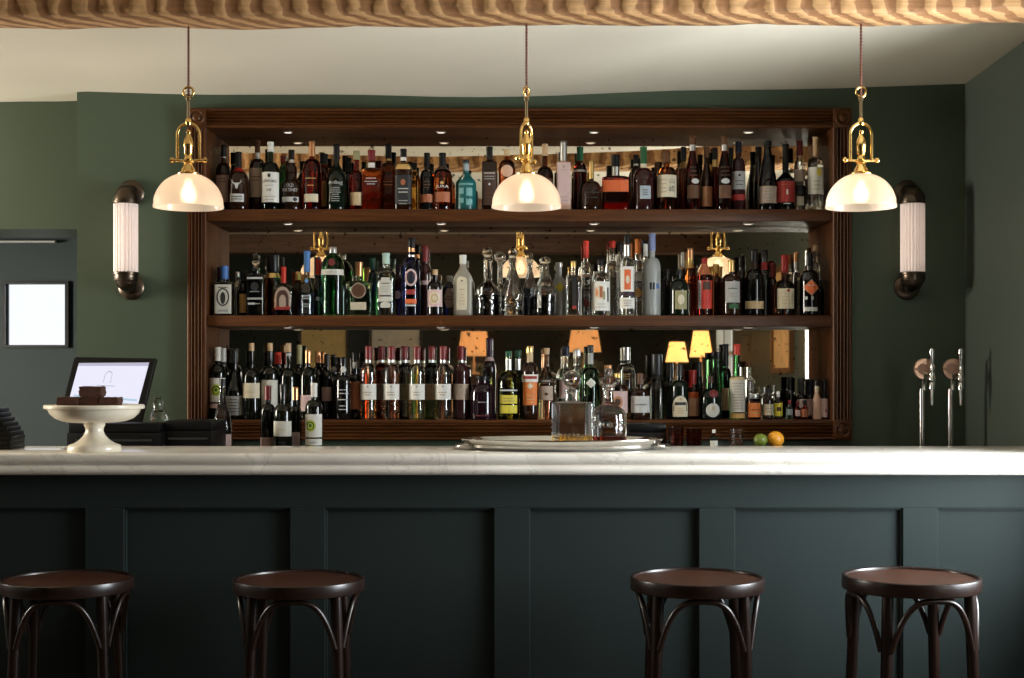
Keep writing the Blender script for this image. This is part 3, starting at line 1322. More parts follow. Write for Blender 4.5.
# ---- top shelf
bottle(1, 223.5, 15, 145, 157, 163, 174, 'brn', 'black', 5.5, W, Y=5.85, lab='dark whisky bottle with pinkish brown label, leftmost on the top shelf', parts=[('N', 155, 158, 'silver'), ('R', 176, 203, .99, 'pinkg'), ('L', 178, 184, 2, 9, 'dbrown')])
bottle(1, 238.5, 21, 152, 167, 171, 184, 'brn', 'black', 6.5, W, Y=5.775, lab='dark brown whisky bottle with silver stag head emblem', parts=[('N', 168, 172, 'dred'), ('P', stag, 'silver'), ('R', 195, 203, .66, 'silver'), ('L', 196.5, 201.5, 2, 12, 'black')])
bottle(1, 257.5, 16.5, 140, 153, 159, 170, 'brn', 'brown', 5.5, W, lab='round shouldered whisky bottle with long taupe label and white neck seal', parts=[('R', 153, 159, .95, 'white'), ('R', 169, 198, .99, 'taupe'), ('L', 176, 183, 2, 10, 'dbrown')], Y=5.83)
bottle(1, 270.5, 17.5, 142, 152, 162, 172, 'dgreen', 'white', 6.6, W, lab='green whisky bottle with white cap and large white label', parts=[('R', 173, 203, .99, 'white'), ('O', 176.5, 2, 1.5, 'dgrey'), ('T', 182, 3, 14, 'LAPHROAIG', 'black'), ('L', 185, 188, 1, 10, 'grey'), ('T', 191, 3, 4, '10', 'dgrey'), ('L', 196, 202, 2, 12, 'grey')], Y=5.775)
bottle(1, 283, 9, 156, 164, 166, 176, 'green', 'maroon', 5, W, lab='slim green bottle with maroon cap behind the old single malt', back=1)
bottle(1, 291.5, 21, 150, 160, 162.5, 187, 'brn', 'black', 6, W, curve='bulge', lab='squat dark whisky bottle with bulbous neck and white printed lettering', parts=[('N', 160, 163, 'silver'), ('T', 186.5, 3.4, 7, 'OLD', 'silver'), ('T', 191, 3.2, 15, 'PULTENEY', 'silver'), ('R', 198, 203, .78, 'silver'), ('O', 200.5, 2, 2, 'dgrey', 5)])
bottle(1, 312, 19.5, 141, 156.5, 159, 174, 'red', 'copper', 6.5, W, lab='tall red amber whisky bottle with copper cap and small cream label', parts=[('R', 195, 203, .72, 'cream'), ('L', 178, 181, 1, 11, 'gold'), ('L', 185, 188, 1, 7, 'gold')])
bottle(1, 324, 10, 154, 164, 167, 177, 'dbrn', 'black', 8, W, lab='short bottle with wide black cap and golden brown label, behind tall red amber one', back=1, parts=[('R', 182, 207, .99, 'gold')])
bottle(1, 336.5, 20, 144.5, 159, 162, 179, 'gblk', 'black', 6.5, W, curve='slope', lab='dark green whisky bottle with white gothic name and grey emblem', parts=[('T', 184, 4.6, 14, 'Ardbeg', 'silver'), ('O', 190, 3.2, 4, 'dgrey'), ('L', 188, 203, 7, 11, 'grey')])
bottle(1, 348.5, 11, 158, 170, 172, 186, 'gblk', 'black', 6, W, lab='dark green whisky bottle with black cap peeking between two front ones', back=1)
bottle(1, 356.5, 13.5, 151, 160, 171, 182, 'red', 'olive', 6.5, W, lab='red amber bottle with olive cap and tan label low down', parts=[('R', 193, 206, .94, 'tan'), ('N', 171, 173, 'copper')])
bottle(1, 371.5, 20, 150, 161, 168, 172, 'whisky', 'maroon', 7.5, W, n=5, dr=.62, lab='broad flat amber whisky bottle with silver printed name', parts=[('N', 163, 168, 'white'), ('L', 177, 181, 1, 15, 'white'), ('L', 181, 186, 2, 13, 'silver')])
bottle(1, 388.5, 14.5, 144, 159, 163, 168, 'dbrn', 'black', 6.5, W, n=4, dr=.8, lab='square shouldered dark amber whisky bottle with tall black cap', parts=[('N', 158, 161, 'gold'), ('L', 181, 187, 2, 9, 'gold')], Y=5.84)
bottle(1, 403.5, 17, 149, 157.5, 163, 171, 'brn', 'black', 6.5, W, n=4, dr=.8, lab='square whisky bottle with black label and golden shoulder band', parts=[('R', 163.5, 170, .95, 'gold'), ('N', 157, 161, 'white'), ('R', 176, 205, .97, 'dgrey'), ('O', 183, 3, 2.4, 'rust'), ('L', 188.5, 190.5, 1, 12, 'white'), ('L', 192, 194, 1, 9, 'white'), ('L', 200, 206, 2, 12, 'grey')], Y=5.775)
bottle(1, 414.5, 12, 163, 170, 172, 184, 'gold', 'black', 5, W, back=1, lab='pale gold bottle with small black cap behind black labelled one')
bottle(1, 427, 14, 153, 167, 170, 178, 'blk', 'black', 6, W, lab='black whisky bottle with small brownish label near its base', parts=[('R', 195, 203, .9, 'rust'), ('L', 181, 190, 3, 8, 'brown')], Y=5.80)
bottle(1, 442.5, 20, 153, 166, 169, 178, 'whisky', 'black', 7, W, taper=.95, lab='round amber whisky bottle with waisted neck and pale name', parts=[('N', 166, 170, 'silver'), ('T', 188, 3.6, 13, 'JURA', 'white'), ('O', 184, 1.6, 2, 'gold'), ('R', 193, 203, .8, 'rust')])
bottle(1, 466, 20.5, 160, 163, 172, 184, 'teal', 'dgrey', 6.5, W, curve='slope', lab='opaque teal green bottle with pale printed blocks', parts=[('N', 164, 171, 'greyblue'), ('R', 184.5, 186, .7, 'pteal'), ('R', 189, 195, .24, 'pteal', -4.5), ('R', 189, 197, .30, 'pteal', 3.5), ('R', 199, 204, .24, 'pteal', -4.5), ('R', 200, 206, .3, 'pteal', 3.5)], capw=7)
bottle(1, 489.5, 15, 147, 157, 160, 163, 'brn', 'black', 6.5, W, n=5, dr=.9, curve='slope', lab='tall square dark whisky bottle, just left of the middle pendant shade', parts=[('R', 172, 206, .95, 'dbrown'), ('L', 173, 175, 1, 13, 'white'), ('L', 176, 181, 2, 12, 'grey'), ('D', 185, 1.5, 1.5, 'silver'), ('L', 192, 200, 2, 10, 'brown')])
bottle(1, 507, 17, 150, 156, 160, 169, 'whisky', 'tan', 6, W, lab='amber bottle with tan cap and peach round label, behind the middle pendant', parts=[('O', 172, 6, 6, 'peach')])
bottle(1, 545, 17, 144, 156, 167, 178, 'dbrn', 'cork', 6, W, lab='dark amber bottle with cork, half hidden by the right of the middle pendant', parts=[('R', 180, 200, .95, 'dbrown')])
bottle(1, 563.5, 14, 141, 161, 162, 163.5, 'pink', 'silver', 7, SP, n=7, dr=1, lab='tall square bottle wrapped in pale taupe paper with silver neck', parts=[('R', 164, 204, .96, 'lpink'), ('O', 167.5, 1.6, 1.4, 'taupe'), ('L', 170, 172, 1, 8, 'taupe'), ('L', 196, 203, 2, 10, 'taupe')])
bottle(1, 580, 13.5, 147, 161, 163, 172, 'dred', 'dgreen', 6.8, W, lab='red brown bottle with dark green capsule, beside the paper wrapped one', fill=172, fillc='dred', parts=[('N', 170.5, 172.5, 'silver')], Y=5.86)
bottle(1, 591.5, 20, 161, 179, 181, 192, 'brn', 'gold', 5, W, lab='squat round dark bottle with thin golden neck', parts=[('L', 191, 201, 2, 15, 'dgrey')], Y=5.785)
bottle(1, 615.5, 27, 155, 167, 176.5, 178, 'red', 'black', 8.5, SP, n=4, dr=.5, lab='broad square red bottle with bright orange label', parts=[('N', 158, 163, 'dred'), ('R', 181, 192.5, .94, 'orangered'), ('N', 167, 176, 'silver')])
bottle(1, 636, 10, 155, 164, 167, 176, 'brn', 'black', 5.5, SP, back=1, lab='dark bottle peeking out left of the green capped maroon one', parts=[('N', 163, 166, 'silver')])
bottle(1, 643.5, 21, 147, 164, 168, 182, 'plum', 'green', 7, SP, lab='dark maroon bottle with green capsule and silver blue square label', parts=[('N', 164, 168, 'cream'), ('R', 187, 200, .52, 'greyblue', 1), ('L', 190, 197, 3, 7, 'dgrey', 1)])
bottle(1, 657, 11, 163, 170, 172, 182, 'plum', 'brown', 5, SP, back=1, lab='plum coloured bottle standing behind the white kanji labelled whisky')
bottle(1, 666.5, 20, 151, 163, 167, 175, 'amber', 'brown', 7.3, W, lab='whisky bottle with cream label bearing black kanji', fill=198, fillc='dbrn', parts=[('R', 176, 198, .97, 'cream'), ('T', 182, 5, 5, '山', 'black', 4.5), ('T', 190, 6.5, 6, '崎', 'black', 4.5), ('L', 179, 195, 4, 8, 'taupe', -4)])
bottle(1, 683.5, 11, 147, 160, 163, 174, 'dbrn', 'black', 5.5, W, back=1, lab='amber bottle with black cap and small gold neck tag, right of the kanji label', parts=[('R', 162, 169, .9, 'gold')])
bottle(1, 692.5, 15, 136, 144.5, 150, 176, 'dred', 'brown', 6.5, SP, curve='slope', lab='tall copper red bottle with oval white label, left one of its pair', parts=[('N', 145, 151, 'silver'), ('O', 182, 2.6, 3.8, 'silver', 2), ('L', 166, 178, 3, 10, 'brown'), ('R', 186, 199, .8, 'brown')], Y=5.80)
bottle(1, 706.5, 11.5, 147, 158, 163, 180, 'brn', 'brown', 6, SP, curve='slope', back=0, Y=5.85, lab='dark bottle with brown paper label, between the two copper red ones', parts=[('R', 187, 207, .95, 'copper')])
bottle(1, 715, 8, 148, 160, 162, 178, 'dred', 'black', 5.5, SP, curve='slope', back=1, lab='slim red bottle with gold neck behind the right copper red bottle', parts=[('N', 160, 167, 'gold')])
bottle(1, 724.5, 15.5, 136, 144.5, 150, 176, 'dred', 'brown', 6.5, SP, curve='slope', lab='tall copper red bottle with oval white label, right one of its pair', parts=[('N', 145, 151, 'silver'), ('O', 182, 2.6, 4.2, 'silver'), ('L', 166, 178, 3, 10, 'brown'), ('R', 186, 199, .8, 'brown')], Y=5.785)
bottle(1, 731, 9, 148, 156, 160, 172, 'dgreen', 'black', 5.5, SP, back=1, lab='dark green bottle behind the navy capped one on the top shelf')
bottle(1, 738.5, 13.5, 142, 153, 158, 170, 'plum', 'navy', 6.8, SP, lab='bottle with navy cap, grey label and crimson band', parts=[('R', 172, 190, .97, 'grey'), ('O', 176, 1.2, 1.2, 'black'), ('L', 180, 187, 2, 8, 'dgrey'), ('R', 195, 201, .95, 'dred')], Y=5.80)
bottle(1, 758.5, 9, 147, 156, 158, 185, 'blk', 'black', 6.5, LQ, curve='slope', back=1, lab='narrow black bottle at the left side of the square necked one')
bottle(1, 767.5, 18, 141, 147, 150, 183, 'blk', 'black', 8.5, LQ, curve='slope', lab='black bottle with broad square neck and worn grey label', parts=[('R', 187, 204, .94, 'taupe'), ('O', 160, 3, 2, 'dgrey'), ('L', 189, 202, 4, 13, 'grey')])
bottle(1, 785.5, 18.5, 144, 170, 172, 181, 'blk', 'black', 6.5, LQ, curve='slope', lab='black bottle with long neck and red label', parts=[('R', 182, 203, .985, 'dred'), ('L', 184, 187, 1, 13, 'rust'), ('T', 193, 5, 1.6, '1', 'white'), ('L', 203, 206, 1, 10, 'silver')])
bottle(1, 799.5, 11, 141, 156, 161, 168, 'clear', 'maroon', 6.6, SP, lab='clear bottle with maroon stopper and small yellow label at the foot', parts=[('N', 150, 155, 'purple'), ('R', 170, 182, .9, 'taupe'), ('R', 186, 194, .95, 'black'), ('R', 197, 206, .66, 'cream')], Y=5.85)
bottle(1, 815.5, 16, 137, 156, 158, 166, 'clear', 'cork', 6.5, SP, stop='cone', lab='clear bottle with flared cork and tall cream label, rightmost on the top shelf', parts=[('R', 168, 195, .98, 'pale'), ('O', 173, 4, 2.5, 'yellow', 2), ('L', 180, 192, 3, 9, 'olive')], fill=170, fillc='clear')

# ---- middle shelf
bottle(2, 220, 8, 267, 277, 279, 288, 'blk', 'purple', 5.5, SP, back=1, lab='dark bottle with purple cap tucked into the left corner of the middle shelf')
bottle(2, 224.5, 18.5, 266, 279, 282, 283.5, 'clear', 'blue', 8, 'tequila_bottle', n=7, dr=.9, lab='square tequila bottle with white horseshoe label and blue cap', parts=[('R', 285, 314, .90, 'pale'), ('O', 297.5, 9, 6.4, 'dgrey'), ('O', 297.5, 7.6, 5, 'pale'), ('O', 298.5, 6, 2.6, 'dgrey'), ('L', 287, 289, 1, 12, 'dgrey'), ('R', 310, 312, .55, 'grey')])
bottle(2, 237.5, 7, 272, 277, 280, 290, 'clear', 'silver', 5, SP, back=1, lab='small clear bottle with silver cap right of horseshoe label')
bottle(2, 243.5, 9, 270, 281, 283, 292, 'blk', 'black', 6, SP, lab='narrow dark bottle with plain amber label', parts=[('R', 294, 313, .9, 'gold')], Y=5.84)
bottle(2, 256, 17.5, 252, 271, 274, 276, 'blk', 'clear', 8, 'spirit_bottle', n=7, dr=.9, stop='ball', lab='square black bottle with clear stopper and white printing', parts=[('R', 277.5, 279.5, .9, 'silver'), ('O', 287, 4.5, 4, 'dgrey'), ('L', 291, 293, 1, 10, 'grey'), ('R', 298, 300, .86, 'grey'), ('R', 303, 305, .42, 'silver', -3), ('L', 303, 305, 1, 8, 'grey', 3)])
bottle(2, 273, 15, 255, 272, 275, 284, 'dbrn', 'black', 13, SP, capw=13, back=1, lab='bottle with very broad black cap and golden neck', parts=[('N', 273.5, 278, 'gold')])
bottle(2, 283.5, 20, 267, 283, 285, 288, 'smoke', 'red', 5.5, SP, n=3.5, dr=.6, lab='flat glass bottle with red wax neck and arched emblem', parts=[('A', 298, 11, 8, 'taupe'), ('A', 299, 9, 6, 'dbrown'), ('A', 301, 6, 3.4, 'taupe'), ('R', 306.5, 310, .72, 'dred')], fill=290, fillc='dbrn')
bottle(2, 298, 11, 272, 280, 282, 290, 'dbrn', 'copper', 7, SP, back=1, lab='brown bottle with rust coloured stopper, left of the blue necked one')
bottle(2, 307, 14, 251, 272, 276, 293, 'clear', 'lblue', 6.6, SP, curve='slope', lab='slender clear bottle with long bright blue neck foil', parts=[('O', 281, 2, 2, 'lblue', 0), ('L', 295, 300, 2, 11, 'silver'), ('L', 303, 308, 2, 11, 'grey')], fill=285, fillc='smoke')
bottle(2, 318.5, 11, 259, 275, 278, 289, 'gblk', 'red', 6, SP, curve='slope', back=1, lab='dark green bottle with white slanted neck label behind the blue foil', parts=[('R', 266, 273, .9, 'white'), ('O', 299, 2, 1.8, 'grey')])
bottle(2, 333, 24, 247, 253, 255, 272, 'green', 'silver', 7.5, 'gin_bottle', lab='big fluted green gin bottle with white band and red seal', parts=[('O', 263, 3.6, 3.4, 'maroon'), ('R', 270, 275.5, .93, 'pale'), ('L', 271.5, 274, 1, 13, 'grey')], Y=5.79)
bottle(2, 359, 26, 262, 276, 281, 283, 'pgreen', 'copper', 8, 'gin_bottle', n=6, dr=.45, lab='broad flat pale green bottle with round brown seal', parts=[('O', 291, 7.6, 7.6, 'taupe'), ('O', 291, 6.6, 6.6, 'brown'), ('R', 302.5, 310, .6, 'cream')])
bottle(2, 372.5, 9, 258, 270, 272, 284, 'dgreen', 'dgreen', 6, SP, back=1, lab='dark green bottle behind and between the two pale gin bottles')
bottle(2, 386, 19, 253, 264, 268, 277, 'clear', 'mint', 7.5, 'gin_bottle', n=3, dr=.8, lab='clear bottle with mint cap and white shield label', parts=[('R', 278, 281, .45, 'pale'), ('R', 281, 302, .72, 'pale'), ('A', 305, 3, 5, 'pale'), ('L', 282.5, 285, 1, 11, 'dgrey'), ('L', 286, 293, 3, 9, 'grey'), ('R', 295.5, 297, .62, 'dgrey')], fill=272, fillc='smoke')
bottle(2, 398, 9, 264, 272, 275, 285, 'plum', 'purple', 5.5, SP, back=1, lab='dark plum bottle half hidden left of the blue one', parts=[('O', 295, 4, 3, 'lpink')])
bottle(2, 411.5, 18, 238, 247, 258, 268, 'blue', 'black', 7, 'vodka_bottle', lab='tall cobalt blue bottle with red and white artwork', parts=[('N', 248, 252, 'copper'), ('N', 255, 257, 'silver'), ('O', 278, 8.5, 6, 'lpink'), ('O', 278, 6.5, 4.2, 'navy'), ('R', 274, 276, .5, 'dred'), ('R', 290, 295, .5, 'dred'), ('R', 299.5, 304, .62, 'orangered'), ('R', 305, 306.5, .5, 'silver')])
bottle(2, 425, 11.5, 246, 262, 264, 275, 'plum', 'maroon', 6.5, SP, back=1, lab='dark bottle with long red black capsule right of the cobalt blue one', parts=[('R', 281, 285, .9, 'lpink')])
bottle(2, 435, 15.5, 269.5, 275, 281, 287, 'blk', 'cork', 5.5, 'gin_bottle', capw=6, lab='small dark apothecary bottle with square taupe label and round seal', parts=[('R', 290, 307, .94, 'lpink'), ('O', 298.5, 6.4, 5.4, 'cream'), ('O', 298.5, 4.8, 3.8, 'tan'), ('O', 298.5, 2.6, 2.2, 'cream')], Y=5.79)
bottle(2, 449.5, 12, 276, 282, 284, 289, 'blk', 'grey', 6, 'gin_bottle', back=1, lab='dark bottle with grey hexagonal label, behind the apothecary bottle', parts=[('H', 298.5, 9.5, 5.6, 'taupe'), ('L', 296, 301, 2, 7, 'dgrey')])
bottle(2, 463, 19, 255, 264, 265, 280, 'frost', 'white', 7, 'spirit_bottle', n=4, dr=.6, curve='slope', lab='frosted beige bottle with angular shoulders and narrow cream label', parts=[('R', 280, 310, .56, 'cream', -1), ('A', 280, 3, 4.9, 'cream', -1), ('L', 289, 290.5, 1, 7, 'taupe', -1), ('L', 293, 306, 4, 6, 'tan', -1), ('D', 281, 1, 1, 'dgrey', -1)])
DEC = 'decanter'
bottle(2, 487.3, 24, 247, 262, 279, 292, 'clear', 'clear', 8.5, DEC, 'decanter', stop='ball', capw=9.5, curve='slope', lab='cut glass decanter with ball stopper half filled with dark drink, leftmost of the decanters', fill=295, fillc='port', parts=[('D', 299, 1.1, .8, 'silver', -5), ('D', 304, 1.1, .8, 'silver', -7), ('D', 301, 1.1, .8, 'silver', 3), ('D', 308, 1.1, .8, 'silver', -3), ('D', 309, 1.1, .8, 'silver', 6)], Y=5.80, taper=.98)  # small silver diamonds are painted sparkles of the cut glass
bottle(2, 500, 14, 251, 264, 283, 290, 'clear', 'clear', 6, DEC, 'decanter', stop='disc', capw=12, back=1, lab='clear decanter with flat round stopper, second from the left', curve='slope')
bottle(2, 512.5, 22.5, 248, 263, 268, 294, 'clear', 'clear', 7.5, DEC, 'decanter', stop='ball', capw=8, curve='cone', lab='cone shaped cut glass decanter with pointed stopper, empty')
bottle(2, 530, 14, 253, 266, 271, 288, 'clear', 'clear', 5.5, DEC, 'decanter', stop='ball', capw=6.5, back=1, curve='cone', lab='slim decanter with dark drink, set back between two front ones', fill=288, fillc='port', Y=5.90)
bottle(2, 545, 22.5, 256, 268, 273, 290, 'clear', 'clear', 8.5, DEC, 'decanter', stop='disc', capw=11.5, curve='cone', lab='decanter with mushroom stopper and white tag', fill=295, fillc='port', parts=[('R', 295, 308, .17, 'white', -6)], Y=5.80)
bottle(2, 559, 12, 262.5, 267, 277, 284, 'frostw', 'silver', 6.5, SP, capw=7, lab='frosted clear bottle with yellow diamond label', parts=[('D', 287.5, 5, 4.6, 'yellow', 1)], Y=5.87)
bottle(2, 573.5, 15, 261, 267, 275, 277, 'clear', 'gold', 5.5, 'gin_bottle', n=4, dr=.9, lab='clear bottle with gold stopper and vertical black label', parts=[('R', 277, 306, .30, 'black', .5), ('R', 306, 309, .30, 'dred', .5)], Y=5.79)
bottle(2, 586, 11.5, 241, 258, 263, 270, 'clear', 'red', 6, 'vodka_bottle', lab='slim clear vodka bottle with red neck foil', parts=[('N', 241.5, 246, 'tan'), ('R', 275, 277, .8, 'lpink'), ('O', 303, 4, 3, 'maroon'), ('L', 283, 298, 4, 7, 'silver')], Y=5.86)
bottle(2, 600.5, 19, 259, 266, 272, 279, 'clear', 'black', 7, 'rum_bottle', lab='clear bottle with broad white picture label', parts=[('R', 282, 311, .97, 'white'), ('O', 293, 7, 5, 'cream', -1), ('R', 288, 297, .14, 'orange', -4), ('R', 287, 298, .16, 'rust', 0), ('R', 292, 300, .12, 'olive', 3), ('R', 288, 302, .08, 'dgrey', 7), ('L', 303, 309, 2, 12, 'grey')])
bottle(2, 612, 11, 241, 248, 261, 272, 'clear', 'red', 7, SP, back=1, lab='clear bottle with short red cap behind the picture label bottle')
bottle(2, 620, 9, 242, 252, 258, 268, 'clear', 'black', 5.5, SP, back=1, lab='clear bottle with black cap just left of tall orange labelled one')
bottle(2, 627, 15.5, 235, 243, 258, 266, 'clear', 'black', 7, 'vodka_bottle', lab='tall clear bottle with orange and cream strip label', parts=[('N', 245, 256, 'silver'), ('R', 267, 293, .82, 'white'), ('R', 270, 290, .42, 'orangered', 0), ('O', 280, 4, 2, 'cream', 0), ('R', 292, 296, .97, 'purple'), ('R', 298, 309, .97, 'white'), ('L', 300, 307, 3, 12, 'taupe')], Y=5.775)
bottle(2, 638, 13.5, 239, 254, 260, 268, 'clear', 'orange', 6.5, 'vodka_bottle', lab='clear bottle with orange cap beside the frosted vodka', parts=[('R', 272, 281, .6, 'silver'), ('R', 273.5, 279.5, .5, 'pale'), ('O', 293, 4.5, 4, 'gold'), ('L', 283, 288, 2, 9, 'grey')], Y=5.85)
bottle(2, 645.5, 7, 244, 256, 260, 270, 'clear', 'white', 4.5, 'vodka_bottle', back=1, lab='narrow clear bottle with white cap at the left of the frosted vodka')
bottle(2, 652, 17, 233.5, 251, 258, 269, 'frostw', 'pblue', 7.2, 'vodka_bottle', lab='tall frosted vodka bottle with pale blue foil neck', parts=[('R', 283, 290, .12, 'navy', -2), ('R', 283, 290, .12, 'navy', 1), ('R', 284, 289, .16, 'blue', 5)], Y=5.79)
bottle(2, 666.5, 9, 269, 277, 279, 289, 'blk', 'black', 6, SP, back=1, lab='short black bottle in the dark gap right of the frosted vodka')
bottle(2, 679, 20, 269.5, 275, 279, 291, 'gblk', 'dgrey', 6, 'rum_bottle', curve='round', lab='round shouldered dark rum bottle with small olive label', parts=[('R', 291, 309.5, .60, 'olive', 1), ('O', 300, 5, 3.4, 'cream', 1)], Y=5.785)
bottle(2, 683, 7, 252, 268, 272, 284, 'dbrn', 'silver', 4.5, LQ, back=1, Y=5.90, lab='bottle with silver foil neck, behind the dark rum')
bottle(2, 690.5, 13.5, 248, 258, 268, 278, 'amber', 'copper', 6.5, LQ, lab='tall orange brown bottle with gold and red neck label', parts=[('N', 258, 268, 'gold')], Y=5.87)
bottle(2, 704.5, 16, 258, 264, 272, 278, 'dred', 'dred', 6, 'bitters_bottle', lab='bitters bottle with red label and white lettered strip', parts=[('N', 264, 275, 'rust'), ('R', 281, 309, .88, 'red', 0), ('R', 281, 309, .17, 'silver', -5.6), ('T', 295, 22, 1.9, 'CAMPARI', 'navy', -5.6, 1), ('R', 282, 290, .5, 'dbrown', 1.5)], Y=5.79)
bottle(2, 716, 10, 264, 273, 276, 286, 'dbrn', 'gold', 6, SP, back=1, lab='dark bottle with gold capsule, left of the vermouth with grey label')
bottle(2, 731.5, 19, 260, 272, 274, 281, 'brn', 'gold', 6.5, 'vermouth_bottle', lab='brown bottle with gold cap and grey white label', parts=[('R', 282, 303, .76, 'grey'), ('L', 288, 290, 1, 11, 'dgrey'), ('L', 293, 298, 2, 9, 'taupe'), ('R', 304, 309, .5, 'green', 1)], Y=5.785)
bottle(2, 741.5, 10, 255, 268, 271, 284, 'blk', 'black', 6, SP, back=1, lab='black bottle behind, between the grey label and the big black rum')
bottle(2, 754, 19.5, 249, 263, 269, 281, 'blk', 'black', 7.5, 'rum_bottle', lab='big black bottle with cream band low on the body', parts=[('R', 301.5, 309, .95, 'tan'), ('N', 263, 268, 'dbrown')])
bottle(2, 764.5, 12, 250, 258, 272, 283, 'blk', 'black', 7, SP, back=1, lab='black bottle with red ringed neck on the middle shelf', parts=[('N', 262, 270, 'dred')])
bottle(2, 773, 9, 263, 277, 279, 290, 'plum', 'maroon', 6, SP, back=1, lab='dark red bottle set back left of the wax sealed one')
bottle(2, 784.5, 20, 255, 273, 280, 289, 'dbrn', 'dred', 7.5, 'whisky_bottle', lab='squat round shouldered bottle with red wax top and cream label', parts=[('R', 289, 309, .84, 'cream', 0), ('O', 291, 1.5, 1.5, 'dred', 2), ('L', 296, 305, 3, 11, 'tan')])
bottle(2, 796, 11, 252, 262, 272, 280, 'clear', 'copper', 5.5, SP, back=1, lab='clear bottle behind, between red wax top and diamond label', parts=[('N', 262, 270, 'silver')])
bottle(2, 809.5, 19, 252.5, 266, 270, 280, 'blk', 'black', 6.8, 'rum_bottle', lab='black rum bottle with red diamond label and white print', parts=[('R', 273, 280, .3, 'dgrey', -5), ('D', 288, 8, 8.5, 'copper', 0), ('D', 288, 7, 7, 'orangered', 0), ('L', 284, 288, 1, 10, 'silver'), ('R', 297, 300, .12, 'silver', -5), ('R', 297, 300, .12, 'silver', 1), ('R', 307.5, 311.5, .7, 'silver', 0)], Y=5.79)
bottle(2, 815.5, 10, 245, 251, 262, 275, 'clear', 'cork', 5, SP, back=1, lab='clear necked bottle with cork in the right corner of middle shelf')
bottle(2, 819.3, 9, 280, 286, 288, 293, 'blk', 'black', 6, SP, back=0, Y=5.86, lab='short black bottle at the right end of the middle shelf')

# ---- bottom shelf
WN = 'wine_bottle'
WC = dict(name=WN, cat='bottle')
spiral = [('R', 378, 402, .97, 'white'), ('O', 390, 5.8, 5.4, 'lime'), ('O', 390, 4.3, 3.9, 'dgreen'), ('O', 390.3, 3.3, 2.9, 'lime'), ('O', 389.8, 1.7, 1.4, 'dgreen'), ('R', 403.5, 408, .97, 'lpink')]
bottle(3, 217.8, 16.5, 347, 361, 364, 376, 'wine', 'pale', 6.8, WN, lab='wine bottle with pale capsule and green spiral label, leftmost on the bottom shelf', parts=spiral, Y=5.775)
bottle(3, 223, 13, 348, 362, 366, 378, 'wine', 'pale', 6.5, WN, back=1, lab='wine bottle with pale capsule right behind the green spiral one')
bottle(3, 234.5, 17.5, 349, 363, 367, 396, 'wine', 'dgrey', 6.6, WN, curve='slope', lab='burgundy shaped wine bottle with speckled grey label', parts=[('R', 396, 415, .97, 'grey'), ('L', 398, 413, 5, 13, 'dgrey')], Y=5.79)
bottle(3, 251.5, 17.5, 343, 351, 368, 380, 'wine', 'cork', 6, WN, lab='open wine bottle with pushed-in cork and tan label', parts=[('R', 383, 398, .98, 'cream'), ('L', 390, 394, 1, 11, 'tan')], capw=5, Y=5.775)
bottle(3, 270, 17.5, 343, 351, 366, 376, 'wine', 'cork', 6, WN, lab='open wine bottle with cork and tall cream label', parts=[('R', 380, 407, .97, 'pale'), ('L', 384, 390, 2, 8, 'taupe')], capw=5, Y=5.79)
bottle(3, 278, 15, 352, 364, 368, 380, 'wine', 'red', 7, WN, back=1, lab='wine bottle with bright red capsule, set back')
bottle(3, 288.5, 17, 343, 352, 368, 380, 'wine', 'cork', 6, WN, lab='open dark wine bottle with cork and no visible label, right of red capsule', capw=5, Y=5.79, parts=[('N', 353, 356, 'grey')])
bottle(3, 299.5, 12, 345, 364, 368, 380, 'wine', 'olive', 5.5, WN, back=1, lab='wine bottle with olive green neck behind the corked one')
bottle(3, 308, 17, 350, 363, 367, 380, 'wine', 'copper', 6, WN, lab='wine bottle with copper capsule and plain grey label', parts=[('R', 395, 411, .9, 'lpink')], Y=5.79)
bottle(3, 318, 14, 351, 363, 367, 380, 'wine', 'copper', 6, WN, back=1, lab='wine bottle with copper capsule, second one and set further back')
bottle(3, 327, 11, 354, 366, 370, 382, 'wine', 'dgrey', 5.5, WN, back=0, lab='wine bottle with small pinkish label left of the chalk lettered ones', parts=[('R', 387, 401, .9, 'pinkg')], Y=5.85)
chalk = [('O', 369.5, 3, 2.8, 'silver'), ('L', 384, 387, 1, 3, 'silver', -5), ('L', 388, 395, 2, 12, 'silver'), ('L', 397, 402, 1, 12, 'silver'), ('L', 404, 411, 2, 11, 'silver')]
bottle(3, 343.5, 16, 357, 364, 375, 382, 'blk', 'black', 7, SP, lab='black bottle with white lettering and a white round neck seal', parts=chalk, Y=5.775)
bottle(3, 334, 12, 357, 364, 375, 384, 'blk', 'black', 7, SP, back=1, lab='black bottle with grey round neck seal behind the white lettered one', parts=[('O', 369.5, 3, 2.8, 'grey')])
bottle(3, 355.5, 13, 352, 360, 374, 380, 'blk', 'black', 7, SP, lab='dark bottle with wire netted neck and orange label', parts=[('R', 382, 409, .9, 'rust'), ('N', 362, 368, 'grey')], Y=5.82)


def maroon(x, Y, gl, lc, lab, fillc=None):
    bottle(3, x, 16.5, 346, 359.5, 364, 374, gl, 'maroon', 6.8, WN, lab=lab, parts=[('N', 360, 362.5, 'silver'), ('R', 384, 399.5, .97, lc), ('D', 386.5, 1, .8, 'dgrey'), ('L', 391, 396, 2, 9, 'taupe')], Y=Y, group='maroon capped bottles on the bottom shelf', fill=374 if fillc else None, fillc=fillc)


